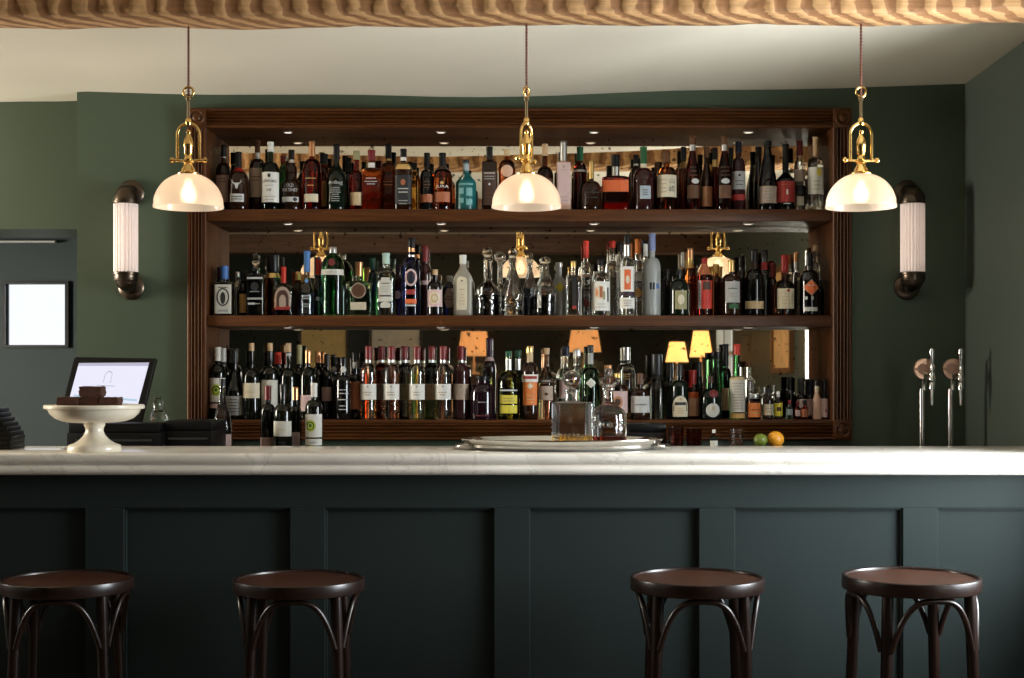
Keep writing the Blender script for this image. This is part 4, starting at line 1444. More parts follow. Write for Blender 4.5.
maroon(368.5, 5.785, 'clear', 'white', 'clear maroon capped bottle with white label, first from the left of its row', 'rose')
maroon(391.5, 5.785, 'clear', 'white', 'clear maroon capped bottle with white label, second in the front row', 'rose')
maroon(417, 5.785, 'clear', 'white', 'clear maroon capped bottle with white label, third in the front row', 'gold')
maroon(443, 5.785, 'clear', 'white', 'clear maroon capped bottle with white label, fourth in the front row', 'rose')
maroon(381.5, 5.885, 'whisky', 'taupe', 'amber maroon capped bottle behind, between the first two clear ones')
maroon(404.5, 5.885, 'blk', 'olive', 'dark maroon capped bottle behind, between second and third clear ones')
maroon(431.5, 5.885, 'dgreen', 'tan', 'green maroon capped bottle behind, between third and fourth clear ones')
maroon(461, 5.81, 'plum', 'taupe', 'dark red maroon capped bottle, rightmost of the maroon capped row')
bottle(3, 482.5, 25.5, 376, 380, 383, 396, 'purple', 'black', 14, LQ, lab='squat dark purple bottle with broad round body', parts=[('L', 400.5, 403.5, 1, 12, 'grey'), ('L', 414, 417, 1, 18, 'maroon')], Y=5.79)
bottle(3, 489.5, 13.5, 338, 357, 360, 372, 'purple', 'purple', 6.8, LQ, back=1, lab='tall dark bottle with long purple neck, behind the squat purple one', parts=[('N', 357, 361, 'lpink')])
bottle(3, 508.5, 22, 351, 357, 371, 384, 'yel', 'dgreen', 6.5, LQ, lab='yellow green liqueur bottle with yellow label', parts=[('R', 395, 403.5, .78, 'yellow'), ('R', 405, 413, .78, 'yellow'), ('R', 389.5, 391, .8, 'silver'), ('N', 359, 370, 'silver'), ('L', 397, 402, 2, 12, 'olive')], Y=5.785)
bottle(3, 518, 14, 350, 357, 371, 384, 'dgreen', 'dgreen', 6.5, LQ, back=1, lab='second green liqueur bottle, behind the yellow labelled one', parts=[('N', 359, 370, 'silver')])
bottle(3, 530, 17, 346, 352, 363, 376, 'brn', 'gold', 6.6, 'aperitif_bottle', lab='aperitif bottle with orange label and red and white heading', parts=[('N', 352, 362, 'tan'), ('R', 374.5, 382, .95, 'white'), ('R', 376, 379, .8, 'dred'), ('R', 382, 405, .82, 'orange'), ('D', 386, 3.5, 3, 'cream'), ('L', 394, 404, 3, 10, 'tan')], Y=5.785)
bottle(3, 546, 17, 348, 354, 367, 381, 'rose', 'cork', 6.8, 'aperitif_bottle', curve='slope', lab='pale brown bottle with tan cap and black printed band', parts=[('R', 379, 383, .9, 'dbrown'), ('R', 386, 400, .8, 'taupe'), ('L', 380, 382, 1, 13, 'silver'), ('D', 394, 2, 2.4, 'dbrown')], Y=5.80)
bottle(3, 566, 15.5, 346, 356, 368, 378, 'clear', 'navy', 7, SP, lab='clear bottle with navy cap behind the square decanter', parts=[('R', 380, 398, .9, 'lpink')], fill=378, fillc='smoke', Y=5.83)
bottle(3, 577.5, 9, 349, 356, 366, 378, 'grey', 'silver', 6, SP, back=1, lab='grey glass bottle with silver cap behind the decanters')
bottle(3, 590.5, 18.5, 345, 352, 367, 376, 'ltgrn', 'dgrey', 6, 'gin_bottle', lab='green bottle with white diamond label behind the decanters', parts=[('D', 383, 5, 5, 'pale', 0), ('N', 353, 364, 'grey')], Y=5.80)
bottle(3, 609, 14, 365, 372, 378, 384, 'rose', 'copper', 5, SP, back=1, lab='brown bottle behind the globe decanter')
bottle(3, 618, 19.5, 373, 378, 384, 388, 'amber', 'gold', 6, 'rum_bottle', lab='rum bottle with gold cap and brown and cream label', parts=[('R', 391, 413, .95, 'lpink'), ('O', 402, 6, 5, 'copper', -1), ('O', 402, 3.5, 3, 'dbrown', -1)], Y=5.785)
bottle(3, 626.5, 16, 347, 360, 364, 374, 'grey', 'silver', 8, SP, back=1, lab='tall clear bottle with wide silver cap, right of the globe decanter', parts=[('N', 360.5, 363, 'black'), ('L', 373, 380, 3, 8, 'gold')])
bottle(3, 640, 20, 373, 384, 388, 393, 'brn', 'brown', 5.5, 'rum_bottle', lab='squat dark bottle with white square label and thin neck', parts=[('R', 396, 412.5, .92, 'silver'), ('L', 403, 406, 1, 13, 'dgrey'), ('N', 382, 384, 'gold')], Y=5.785)
bottle(3, 657, 19, 354, 375, 377, 386, 'smoke', 'dgrey', 10, LQ, lab='tall grey bottle with long thick black neck', capw=11, parts=[('N', 375, 379, 'black')], Y=5.81, curve='cone')
bottle(3, 669.5, 9, 363, 378, 381, 391, 'blk', 'black', 6.5, LQ, back=1, lab='black capped bottle between the thick necked one and arched label')
bottle(3, 679.5, 18, 364, 376, 380, 388, 'gblk', 'dgrey', 6.8, LQ, lab='dark green bottle with cream arched label', parts=[('A', 406, 10.4, 7.6, 'cream'), ('R', 411, 416.5, .82, 'cream'), ('D', 399, 1.6, 1.4, 'tan'), ('R', 402, 405, .62, 'dgrey'), ('L', 407, 414, 3, 10, 'tan')], Y=5.785)
bottle(3, 692.5, 12, 370, 384, 387, 391, 'red', 'dred', 8, LQ, lab='bottle with red shoulder label over tan label, low', parts=[('R', 392, 398, .95, 'orangered'), ('R', 398, 416, .95, 'peach')], Y=5.86)
bottle(3, 698.5, 9, 362, 376, 378, 392, 'dgreen', 'black', 6.5, SP, back=1, lab='slim green bottle with black cap behind the round black one')
bottle(3, 710.5, 22, 376, 383, 388, 400, 'gblk', 'dbrown', 6.2, LQ, lab='squat round black bottle with maroon seal and round cream label', parts=[('O', 393.5, 4, 4.4, 'maroon', 2), ('O', 410, 7, 6.9, 'silver', 1), ('O', 410, 6, 5.9, 'pale', 1), ('O', 408, 2, 1.4, 'tan', 1)], Y=5.785)
bottle(3, 716.5, 11, 352, 359, 372, 386, 'ltgrn', 'black', 12, LQ, capw=12, back=0, Y=5.865, lab='clear green bottle with wide black cap above the round black one', parts=[('R', 353.5, 357.5, .5, 'silver', 1)])
bottle(3, 725.5, 12, 344, 366, 368, 382, 'dgreen', 'black', 6.2, LQ, back=1, Y=5.905, lab='dark green bottle with tall black cap, left of the red capped one', parts=[('R', 388, 410, .9, 'tan')])
bottle(3, 737, 15.5, 344, 355, 376, 379, 'green', 'red', 6.8, 'aperitif_bottle', lab='bottle with red cap, green neck and long pale text label', parts=[('R', 376, 380, .97, 'tan'), ('R', 380, 412, .97, 'pale'), ('L', 382, 410, 10, 12, 'taupe'), ('R', 413, 418, .96, 'gold')], Y=5.785)
bottle(3, 748.5, 11, 361, 367, 378, 384, 'clear', 'brown', 6.5, SP, lab='clear bottle with brown cork and a slanted white card', parts=[('P', [[(0, 376), (1.4, 375), (7, 382), (6, 383.5)]], 'white')], back=1, Y=5.87)
bottle(3, 754, 13, 394, 398.5, 401, 402, 'dbrn', 'silver', 10.5, 'jar', 'jar', capw=11, lab='small jar with silver lid and orange label', parts=[('R', 403, 417, .97, 'orange'), ('L', 408, 411, 1, 9, 'dred'), ('R', 412, 413.5, .9, 'gold')], Y=5.775)
bottle(3, 768, 11, 388, 394, 397, 401, 'brn', 'dgrey', 4.5, 'bitters_bottle', lab='small dark bitters bottle with cream label', parts=[('R', 404, 415, .88, 'cream'), ('L', 407, 413, 2, 6, 'taupe')], Y=5.775)
bottle(3, 778.3, 9, 391, 397, 399, 402, 'brn', 'silver', 4, 'bitters_bottle', lab='small bitters bottle with silver spout and yellow label', parts=[('R', 403, 416, .93, 'yellow'), ('R', 407, 411, .5, 'dbrown')], Y=5.775)
bottle(3, 773.5, 8, 385, 392, 394, 400, 'clear', 'silver', 3.5, 'bitters_bottle', back=1, lab='small clear dasher bottle with silver top behind two bitters bottles')
bottle(3, 764, 8, 387, 393, 395, 401, 'clear', 'silver', 3.5, 'bitters_bottle', back=1, lab='small clear dasher bottle behind, just right of the silver lidded jar')
bottle(3, 790, 8, 377, 388, 390, 397, 'blk', 'black', 6, LQ, back=1, lab='black bottle behind the tiny teal glass one')
bottle(3, 789.5, 7, 400, 404, 406, 409, 'pgreen', 'dred', 3.2, 'miniature_bottle', lab='tiny teal glass bottle with red top', Y=5.775, parts=[('R', 409, 415, .8, 'greyblue')])
bottle(3, 797.5, 6.5, 401, 405, 407, 410, 'red', 'maroon', 3, 'miniature_bottle', lab='tiny pink miniature bottle right of the teal one', Y=5.775, parts=[('R', 410, 416, .8, 'lpink')])
bottle(3, 804.5, 7.5, 400, 405, 407, 409, 'red', 'black', 3.5, 'miniature_bottle', lab='tiny red miniature bottle with coral label', Y=5.775, parts=[('R', 409, 417, .92, 'rust')])
bottle(3, 801.5, 10, 378, 392, 394, 400, 'blk', 'dgrey', 6.5, LQ, lab='dark bottle behind the tiny red miniature', back=0, Y=5.85, parts=[('R', 399, 415, .95, 'lpink')])
bottle(3, 810.5, 8, 379, 393, 395, 401, 'blk', 'navy', 6, LQ, lab='navy capped bottle left of the peach coloured one', back=0, Y=5.85, parts=[('R', 399, 415, .95, 'pinkg')])
bottle(3, 817.0, 9, 380, 386, 393, 401, 'pink', 'black', 5, LQ, belly=-.08, curve='slope', lab='peach coloured bottle with pale neck', parts=[('N', 386, 392, 'cream')], Y=5.785)
bottle(3, 824.2, 8, 379, 395, 397, 399, 'blk', 'black', 5.5, LQ, lab='slim black bottle with pinkish white label, rightmost on the bottom shelf', parts=[('R', 398.5, 417, .97, 'lpink'), ('R', 409, 412, .2, 'dred', 1)], Y=5.79)

# ---- wine bottles on the work surface in front of the cabinet
GW = 'wine bottles standing on the back work surface'


def wine(x, w, top, capb, neck, sh, cap, lab, parts, Y, gl='wine', curve='round', capw=None):
    bottle(0, x, w, top, capb, neck, sh, gl, cap, 6.6, WN, lab=lab, parts=parts, Y=Y, base=ZB, group=GW, curve=curve, capw=capw)


wine(222.5, 19, 379, 386, 394, 426, 'dgrey', 'burgundy shaped wine bottle with pinkish label on the back work surface, leftmost', [('R', 434, 452, .97, 'pinkg')], 5.56, 'smoke', 'slope')
wine(268, 15, 386, 400, 404, 414, 'maroon', 'dark wine bottle with maroon capsule, half behind a cream labelled one', [('R', 437, 455, .95, 'pinkg')], 5.62)
wine(283, 18.5, 384, 392, 404, 414, 'dgrey', 'dark wine bottle with square cream label, standing before the cabinet', [('R', 421, 436, .96, 'pale'), ('L', 428, 431, 1, 10, 'tan'), ('L', 441, 449, 3, 10, 'dgrey')], 5.52)
wine(295.5, 12.5, 387, 400, 406, 418, 'copper', 'slim dark wine bottle with copper capsule right of the cream labelled', [('R', 432, 450, .8, 'lpink')], 5.60)
wine(314, 17.5, 383, 397, 400, 409, 'white', 'dark wine bottle with white capsule and green spiral label on the back work surface', [('R', 414, 437, .96, 'white'), ('O', 425.5, 5.8, 5.4, 'lime', -2.5), ('O', 425.5, 4.3, 3.9, 'dgreen', -2.5), ('O', 425.8, 3.3, 2.9, 'lime', -2.5), ('O', 425.3, 1.7, 1.4, 'dgreen', -2.5), ('R', 438.5, 445, .96, 'white'), ('L', 440, 444, 1, 13, 'grey')], 5.52)

# footprint clashes between neighbours, resolved by a small nudge in depth is left to the layout above
# ------------------------------------------------------------------ things on the bar
# cake stand
YK = 4.675
s = YK / F
xk = wx(94.5, YK)
t = thing('cake_stand', 'cream ceramic pedestal cake stand on the left of the bar, carrying brownies', 'cake stand', (xk, YK, ZT))
CER = plain((.74, .67, .54), .28, 0.03, 20, coat=.4)
Hk = wz(404.6, YK) - ZT
m = MB()
px_ = lambda v: v * s
m.lathe([(px_(26), 0), (px_(26.4), .002), (px_(26.4), px_(4)), (px_(26), px_(5)), (px_(25), px_(6.5)), (px_(20), px_(8.2)), (px_(15.5), px_(11)), (px_(12), px_(14.5)), (px_(9.6), px_(18)), (px_(8.7), px_(21)), (px_(9.2), px_(24)), (px_(10.4), px_(26)), (px_(10.6), px_(29.2))], seg=64)
m.build('pedestal', CER, t)
m = MB()
H_ = Hk
m.lathe([(px_(9), px_(28.6)), (px_(22), px_(28.8)), (px_(31), px_(30.2)), (px_(38), px_(33)), (px_(43), px_(37.5)), (px_(45.2), px_(42)), (px_(46), H_ - px_(4.6)), (px_(48.6), H_ - px_(4)), (px_(49), H_ - px_(3)), (px_(49), H_ - px_(1)), (px_(48), H_),
         (px_(45), H_ - px_(1)), (px_(42), H_ - px_(2)), (px_(30), H_ - px_(2.2)), (.001, H_ - px_(2.4))], seg=72, cap=False)
m.build('plate', CER, t)
BRN = plain((.055, .017, .007), .75, .6, 70)


def brownie(x0, x1, z0, z1, dy, lab, rz):
    c = ((x0 + x1) / 2, YK + dy, z0)
    bm_ = bmesh.new()
    bmesh.ops.create_cube(bm_, size=1)
    bmesh.ops.scale(bm_, vec=(x1 - x0, .060, z1 - z0), verts=bm_.verts)
    bmesh.ops.subdivide_edges(bm_, edges=bm_.edges[:], cuts=7, use_grid_fill=True)
    rnd = random.Random(int(x0 * 1000))
    for v in bm_.verts:
        v.co += Vector((rnd.uniform(-1, 1), rnd.uniform(-1, 1), rnd.uniform(-1, 1))) * .0013
        v.co.z += (z1 - z0) / 2
    bmesh.ops.bevel(bm_, geom=[e for e in bm_.edges if e.calc_face_angle(0) > 1.2], offset=.0012, segments=1, affect='EDGES')
    m = MB()
    m.bm(bm_)
    o = m.build('brownie', BRN, None, sharp=60)
    o.location = c
    o.rotation_euler = (0, 0, rz)
    tag(o, lab, 'brownie', 'brownies on the cake stand')


zp = ZT + Hk - px_(2.2) + .0015
zq = wz(397, YK)
brownie(wx(59.5, YK), wx(80, YK), zp, zq, -.005, 'dark crumbly brownie at the left end of the lower row', .06)
brownie(wx(80.5, YK), wx(101, YK), zp, zq + .001, .004, 'dark brownie in the middle of the lower row, under the top one', -.03)
brownie(wx(101.5, YK), wx(120.5, YK), zp, zq - .001, .0, 'dark brownie at the right end of the lower row', .02)
brownie(wx(81, YK), wx(103.5, YK), zq + .0025, wz(386.5, YK), .002, 'single dark brownie stacked on top of the others', .05)

# oval silver tray
YT = 4.80
s = YT / F
xt = wx(562, YT)
t = thing('serving_tray', 'oval silver tray with two handles on the marble bar, under the decanters', 'tray', (xt, YT, ZT))
A, B = 100 * s, .200
m = MB()
pr = [(.80, 0), (.86, .001), (.90, .006), (.93, .010), (.935, .018), (.97, .022), (1.0, .034), (1.0, .037), (.985, .038), (.955, .031), (.92, .024), (.90, .014), (.84, .008), (.5, .007), (.01, .007)]
seg = 80
vs, fs = [], []
for k, (r, h) in enumerate(pr):
    for j in range(seg):
        a = 2 * PI * j / seg
        sc = 1 + (.010 * math.cos(a * 12) if 5 <= k <= 10 else 0)
        vs.append((A * r * sc * math.cos(a), (B - (1 - r) * .05) * r * sc * math.sin(a), h))
for k in range(len(pr) - 1):
    for j in range(seg):
        j2 = (j + 1) % seg
        fs.append((k * seg + j, k * seg + j2, (k + 1) * seg + j2, (k + 1) * seg + j))
fs.append(tuple(reversed(range(seg))))
fs.append(tuple((len(pr) - 1) * seg + j for j in range(seg)))
m.add(vs, fs)
m.build('dish', SILVER, t)
for sg in (-1, 1):
    m = MB()
    pts = []
    for k in range(13):
        a = -PI / 2 + PI * k / 12
        pts.append((sg * (A * .93 + .042 * math.cos(a)), .055 * math.sin(a), .016 - .006 * math.cos(a)))
    m.tube(pts, [.007 + .002 * math.cos(PI * (k / 6 - 1)) for k in range(13)], 10)
    m.build('handle', SILVER, t)


def decanter_square():
    Y = 4.70
    s = Y / F
    z0 = ZT + .0085
    t = thing('decanter', 'square cut glass decanter with ball stopper and a little whisky, on the silver tray', 'decanter', (wx(572, Y), Y, z0), math.radians(12), 'decanters on the silver tray')
    w = 38 * s / 2 * .90
    h = wz(402, Y) - z0
    m = MB()
    m.box(-w, w, -w, w, 0, h, .006)
    m.lathe([(w * .55, h - .0005), (w * .42, h + .004), (w * .40, h + .030), (w * .46, h + .033), (w * .46, h + .040)], seg=20)
    m.build('glass_body', glass((.97, .98, .97), .22, 1.12, 1.0), t, sharp=30)
    # cut diamonds low on the faces
    m = MB()
    n = 6
    for face in range(4):
        for k in range(n):
            for r_ in range(2):
                u = -w * .82 + (w * 1.64) * (k + .5 * (r_ + 1)) / (n + .5)
                z = .030 + .012 * r_
                d = .007
                P0 = [(u - d, -w - .0003, z), (u, -w - .0003, z - d), (u + d, -w - .0003, z), (u, -w - .0003, z + d), (u, -w - .003, z)]
                ca, sa = math.cos(face * PI / 2), math.sin(face * PI / 2)
                P0 = [(x * ca - y * sa, x * sa + y * ca, q) for x, y, q in P0]
                m.add(P0, [(0, 1, 4), (1, 2, 4), (2, 3, 4), (3, 0, 4), (3, 2, 1, 0)])
    m.build('cut_pattern', glass((.95, .96, .95), .01, 1.45), t, smooth=False)
    m = MB()
    m.box(-w * 1.004, w * 1.004, -w * 1.004, w * 1.004, .009, .044, .005)
    m.build('whisky', glass((.95, .52, .08), .05, 1.2), t)
    m = MB()
    zc = h + .040
    m.lathe([(w * .30, zc - .012), (w * .33, zc), (w * .28, zc + .004)], seg=16)
    r = 9.7 * s
    bm_ = bmesh.new()
    bmesh.ops.create_icosphere(bm_, subdivisions=2, radius=r)
    bmesh.ops.translate(bm_, vec=(0, 0, zc + .002 + r), verts=bm_.verts)
    m.bm(bm_)
    m.build('stopper', glass((.97, .97, .96), .0, 1.5), t, smooth=False)


def decanter_globe():
    Y = 4.80
    s = Y / F
    z0 = ZT + .0085
    t = thing('decanter', 'globe shaped decanter with mushroom stopper and a little red drink, on the silver tray', 'decanter', (wx(608.5, Y), Y, z0), 0, 'decanters on the silver tray')
    w = 17.6 * s
    yy = lambda p: wz(p, Y) - z0
    m = MB()
    N = 16
    prof = [(w * .80, 0), (w * .90, .003), (w * .98, yy(437)), (w, yy(428)), (w, yy(420)), (w * .97, yy(414)), (w * .86, yy(410)), (w * .62, yy(407)), (w * .38, yy(404)), (w * .29, yy(399)), (w * .27, yy(391)), (w * .36, yy(389.5)), (w * .36, yy(388))]
    m.lathe(prof, seg=40, wob=lambda a, h: 1 + (.035 * math.cos(a * 10) if h < yy(405) else 0))
    m.build('glass_body', glass((.96, .95, .94), .03, 1.16, 1.0), t, sharp=35)
    m = MB()
    for k in range(10):
        a0 = 2 * PI * (k + .5) / 10
        for zz, rr in ((yy(424), w * 1.0),):
            d = .013
            cx, cy = math.cos(a0), math.sin(a0)
            tx, ty = -cy, cx
            P0 = [(cx * rr + tx * d * math.cos(q) * .8, cy * rr + ty * d * math.cos(q) * .8, zz + d * math.sin(q)) for q in [2 * PI * j / 10 for j in range(10)]]
            P0.append((cx * (rr + .005), cy * (rr + .005), zz))
            m.add(P0, [(j, (j + 1) % 10, 10) for j in range(10)] + [tuple(reversed(range(10)))])
    m.build('cut_pattern', glass((.95, .95, .95), .01, 1.45), t, smooth=False)
    m = MB()
    m.lathe([(w * .82, .004), (w * 1.0, .010), (w * 1.03, yy(436)), (w * .01, yy(436))], seg=40)
    m.build('liqueur', glass((.50, .05, .04), 0, 1.33), t)
    m = MB()
    m.lathe([(w * .20, yy(391)), (w * .24, yy(388.5)), (w * .30, yy(387)), (w * .56, yy(384)), (w * .60, yy(381)), (w * .52, yy(378)), (w * .26, yy(376)), (w * .22, yy(374)), (w * .27, yy(371)), (w * .2, yy(368.6)), (.001, yy(368))], seg=14)
    m.build('stopper', glass((.97, .94, .93), .0, 1.48), t, smooth=False)


decanter_square()
decanter_globe()

# stack of menus at the left end of the bar
LEATH = plain((.006, .006, .005), .45, .2, 40, spec=.3)
ends = [(24, 447.5), (23.5, 443), (24.5, 438.5), (23, 434), (20, 429.5), (17.5, 425), (14, 420.5), (10.5, 416), (8.5, 411.5)]
for i, (xe, yb_) in enumerate(ends):
    Y = 4.84
    h = (wz(407.5, Y) - ZT) / len(ends)
    z0 = ZT + i * h + .0006
    L = .26
    xr = wx(xe, Y + .06)
    words_ = ['lowest', 'second from the bottom', 'third from the bottom', 'fourth from the bottom', 'middle one', 'fourth from the top', 'third from the top', 'second from the top', 'topmost']
    t = thing('menu_folder', 'black menu folder in the stack on the bar, %s' % words_[i], 'menu', (xr - L / 2, Y, z0), random.uniform(-.02, .02), 'black menu folders on the bar')
    m = MB()
    m.box(-L / 2, L / 2, -.07, .07, 0, h * .28, .001)
    m.box(-L / 2, L / 2, -.07, .07, h * .66, h * .92, .001)
    m.box(L / 2 - .006, L / 2, -.07, .07, .0003, h * .92, .002)
    m.build('cover', LEATH, t)
    m = MB()
    m.box(-L / 2 + .004, L / 2 - .008, -.066, .066, h * .28, h * .66)
    m.build('pages', plain((.03, .026, .02), .7), t, smooth=False)
    m = MB()
    m.box(L / 2 - .004, L / 2 + .001, -.0712, .0712, h * .70, h * .90, .0008)
    m.build('edge_binding', plain((.03, .03, .03), .2), t)

# ------------------------------------------------------------------ on the back work surface
# till screen, leaning back
YS = 5.40
s = YS / F
t = thing('till_screen', 'black till screen leaning back behind the cake stand, showing a pale page', 'screen', (wx(112, YS), YS, ZB))
zc0, zc1 = wz(421, YS) - ZB, wz(357, YS) - ZB
pts_o = [(-45.5, 421), (36, 424), (45.5, 358.5), (-37, 357)]
pts_i = [(-38, 405), (30, 412), (38.5, 362.5), (-31.5, 363)]


def tilt(pxx, pyy, d=0):
    z = wz(pyy, YS) - ZB
    k = (z - zc0) / (zc1 - zc0)
    return (pxx * s, -.10 + .09 * k + d, z)


m = MB()
bmv = [tilt(a, c) for a, c in pts_o] + [tilt(a, c, .022) for a, c in pts_o]
bm_ = bmesh.new()
V = [bm_.verts.new(v) for v in bmv]
for f in ((0, 1, 2, 3), (7, 6, 5, 4), (0, 4, 5, 1), (1, 5, 6, 2), (2, 6, 7, 3), (3, 7, 4, 0)):
    bm_.faces.new([V[i] for i in f])
bmesh.ops.bevel(bm_, geom=bm_.edges[:], offset=.005, segments=3, affect='EDGES')
m.bm(bm_)
m.build('casing', BLACKP, t)
m = MB()
m.add([tilt(a, c, -.0012) for a, c in pts_i], [(0, 1, 2, 3)])
disp = m.build('display', emit((.82, .82, .97), 1.0), t, smooth=False)


def inner(u, v, d=-.002):
    A_, B_, C2, D_ = [Vector(tilt(a, c, d)) for a, c in pts_i]
    return tuple((A_.lerp(B_, u)).lerp(D_.lerp(C2, u), v))


m = MB()
m.add([inner(0, .93), inner(1, .93), inner(1, 1), inner(0, 1)], [(0, 1, 2, 3)])
m.build('menu_bar', emit((.66, .64, .82), .75), disp, smooth=False)
m = MB()
m.add([inner(.05, .22), inner(.97, .22), inner(.97, .26), inner(.05, .26)], [(0, 1, 2, 3)])
m.add([inner(.05, .08), inner(.97, .08), inner(.97, .17), inner(.05, .17)], [(0, 1, 2, 3)])
m.build('blue_rows', emit((.55, .78, .92), .8), disp, smooth=False)
m = MB()
cu, cv = .47, .66
for (u0, v0, u1, v1) in ((-.05, -.10, -.05, .06), (.05, -.10, .05, .06)):
    m.add([inner(cu + u0 - .004, cv + v0), inner(cu + u0 + .004, cv + v0), inner(cu + u1 + .004, cv + v1), inner(cu + u1 - .004, cv + v1)], [(0, 1, 2, 3)])
for k in range(8):
    a0, a1 = PI * k / 8, PI * (k + 1) / 8
    m.add([inner(cu + .054 * math.cos(a0), cv + .06 + .10 * math.sin(a0)), inner(cu + .054 * math.cos(a1), cv + .06 + .10 * math.sin(a1)),
           inner(cu + .046 * math.cos(a1), cv + .06 + .08 * math.sin(a1)), inner(cu + .046 * math.cos(a0), cv + .06 + .08 * math.sin(a0))], [(0, 1, 2, 3)])
m.add([inner(cu - .13, cv - .17), inner(cu + .13, cv - .17), inner(cu + .13, cv - .155), inner(cu - .13, cv - .155)], [(0, 1, 2, 3)])
m.build('logo', emit((.62, .62, .72), .7), disp, smooth=False)
m = MB()
m.box(-.10, .11, -.08, .14, .0006, .014, .004)
m.tube([(0, .06, .01), (0, .05, .12), (0, -.02, .30)], .018, 12)
m.build('stand', BLACKP, t)

# printers and boxes under the screen
def device(x0, x1, ytop, Y0, Y1, name, lab, cat, extra=None, zbase=None):
    Y = Y0
    z0 = (ZB if zbase is None else zbase) + .0006
    xc = (wx(x0, Y) + wx(x1, Y)) / 2
    t = thing(name, lab, cat, (xc, Y0, z0))
    w = (wx(x1, Y) - wx(x0, Y)) / 2
    h = wz(ytop, Y) - z0
    m = MB()
    m.box(-w, w, 0, Y1 - Y0, 0, h * .80, .006)
    m.box(-w * .97, w * .97, .006, Y1 - Y0 - .004, h * .80, h, .006)
    m.build('casing', BLACKP, t)
    m = MB()
    m.box(-w * .8, w * .8, -.003, .002, h * .62, h * .66)
    m.build('slot', plain((.05, .05, .05), .3, 0), t, smooth=False)
    m = MB()
    m.box(w * .55, w * .78, -.0015, .001, h * .30, h * .36)
    m.build('badge', metal((.4, .4, .4), .4), t, smooth=False)
    return t


device(66, 161, 423, 5.18, 5.285, 'cash_drawer', 'long black cash drawer under the till screen', 'cash drawer')
device(163, 212, 421, 5.24, 5.50, 'receipt_printer', 'black receipt printer between the screen and the wine bottles', 'printer')
m = MB()
m.box(wx(66, 5.24), wx(86, 5.24), 5.235, 5.30, wz(431.5, 5.24), wz(427, 5.24), .002)
# pad on the drawer
m.v = [(x, y, z + (wz(423, 5.22) + .0015 - wz(431.5, 5.24))) for x, y, z in m.v]
o = m.build('paper_pad', plain((.6, .62, .66), .5))
tag(o, 'small pale pad of paper on the cash drawer, left of the cake stand foot', 'paper pad')

# clear glass figurine-like vase beside the screen
Y = 5.27
s = Y / F
z0 = wz(421.5, 5.24) + .003
t = thing('crystal_bottle', 'small crumpled clear plastic bottle standing beside the till screen', 'bottle', (wx(157, Y), Y + .02, z0 - .002))
m = MB()
hh = wz(396, Y) - z0
m.lathe([(9 * s, 0), (9.4 * s, hh * .06), (8 * s, hh * .28), (6.2 * s, hh * .36), (5 * s, hh * .5), (4.6 * s, hh * .62), (4.8 * s, hh * .74), (3.8 * s, hh * .86), (2.4 * s, hh * .93), (2.2 * s, hh)], seg=20, wob=lambda a, h: 1 + .12 * math.sin(a * 3 + h * 90) * math.cos(a * 2 - h * 160))
m.build('body', glass((.88, .90, .88), .08, 1.3), t, smooth=True, sharp=25)

# beer taps
def tap(px, lab):
    Y = 5.50
    s = Y / F
    t = thing('beer_tap', lab, 'beer tap', (wx(px, Y), Y, ZB), 0, 'beer taps behind the bar')
    zz = lambda p: wz(p, Y) - ZB
    m = MB()
    m.lathe([(.028, 0), (.028, .006), (.016, .010), (2.8 * s, .014), (2.8 * s, zz(392)), (2.6 * s, zz(389))], seg=24)
    m.build('column', metal((.45, .42, .40), .15), t)
    m = MB()
    m.lathe([(10.2 * s, -.004), (10.6 * s, 0), (10.6 * s, .010), (9.5 * s, .013)], (1.5 * s, -.012, zz(369)), 40, 'y')
    m.build('badge', COPPER, t)
    m = MB()
    m.lathe([(5.5 * s, -.001), (5.5 * s, .001)], (0, -.0175, zz(369)), 28, 'y')
    m.box(-9 * s, -3 * s, -.0178, -.0165, zz(370.2), zz(368.2))
    m.build('crest', plain((.40, .22, .15), .5), t)
    m = MB()
    m.tube([(2 * s, 0, zz(390)), (2 * s, -.004, zz(380)), (2.5 * s, -.02, zz(373))], [2.6 * s, 2.5 * s, 2.4 * s], 16)
    xo = 6.2 * s
    m.tube([(2.5 * s, -.014, zz(373)), (xo, -.045, zz(374))], 2.8 * s, 14)
    m.lathe([(1.3 * s, zz(405)), (2.0 * s, zz(391)), (2.2 * s, zz(389.5)), (3.0 * s, zz(389)), (3.0 * s, zz(384)), (2.4 * s, zz(382.5)), (3.5 * s, zz(381)), (3.5 * s, zz(378)), (2.7 * s, zz(376)), (2.7 * s, zz(371)), (3.2 * s, zz(370)), (2.4 * s, zz(367))], (xo, -.05, 0), 24)
    m.build('faucet', CHROME, t)
    m = MB()
    m.lathe([(1.5 * s, zz(368)), (1.5 * s, zz(362)), (2.3 * s, zz(357)), (2.7 * s, zz(352)), (2.3 * s, zz(349)), (.4 * s, zz(347.6))], (xo, -.05, 0), 20)
    m.build('handle', CHROME, t)


tap(922, 'chrome beer tap with copper disc behind the bar, left one of the pair')
tap(950.5, 'chrome beer tap with copper disc behind the bar, nearer the right wall')

# fruit bowl, tumblers and small bottle behind the bar, right of the tray
def fruit(name, px, py, r, c, lab, Y=5.20):
    m = MB()
    pr = [(r * math.sin(PI * k / 14) * (1.0) + .0004, -r * math.cos(PI * k / 14) * .97) for k in range(15)]
    m.lathe(pr, seg=28)
    mt = plain(c, .42, .12, 120)
    o = m.build(name, mt)
    o.location = (wx(px, Y), Y, wz(py, Y))
    tag(o, lab, name)


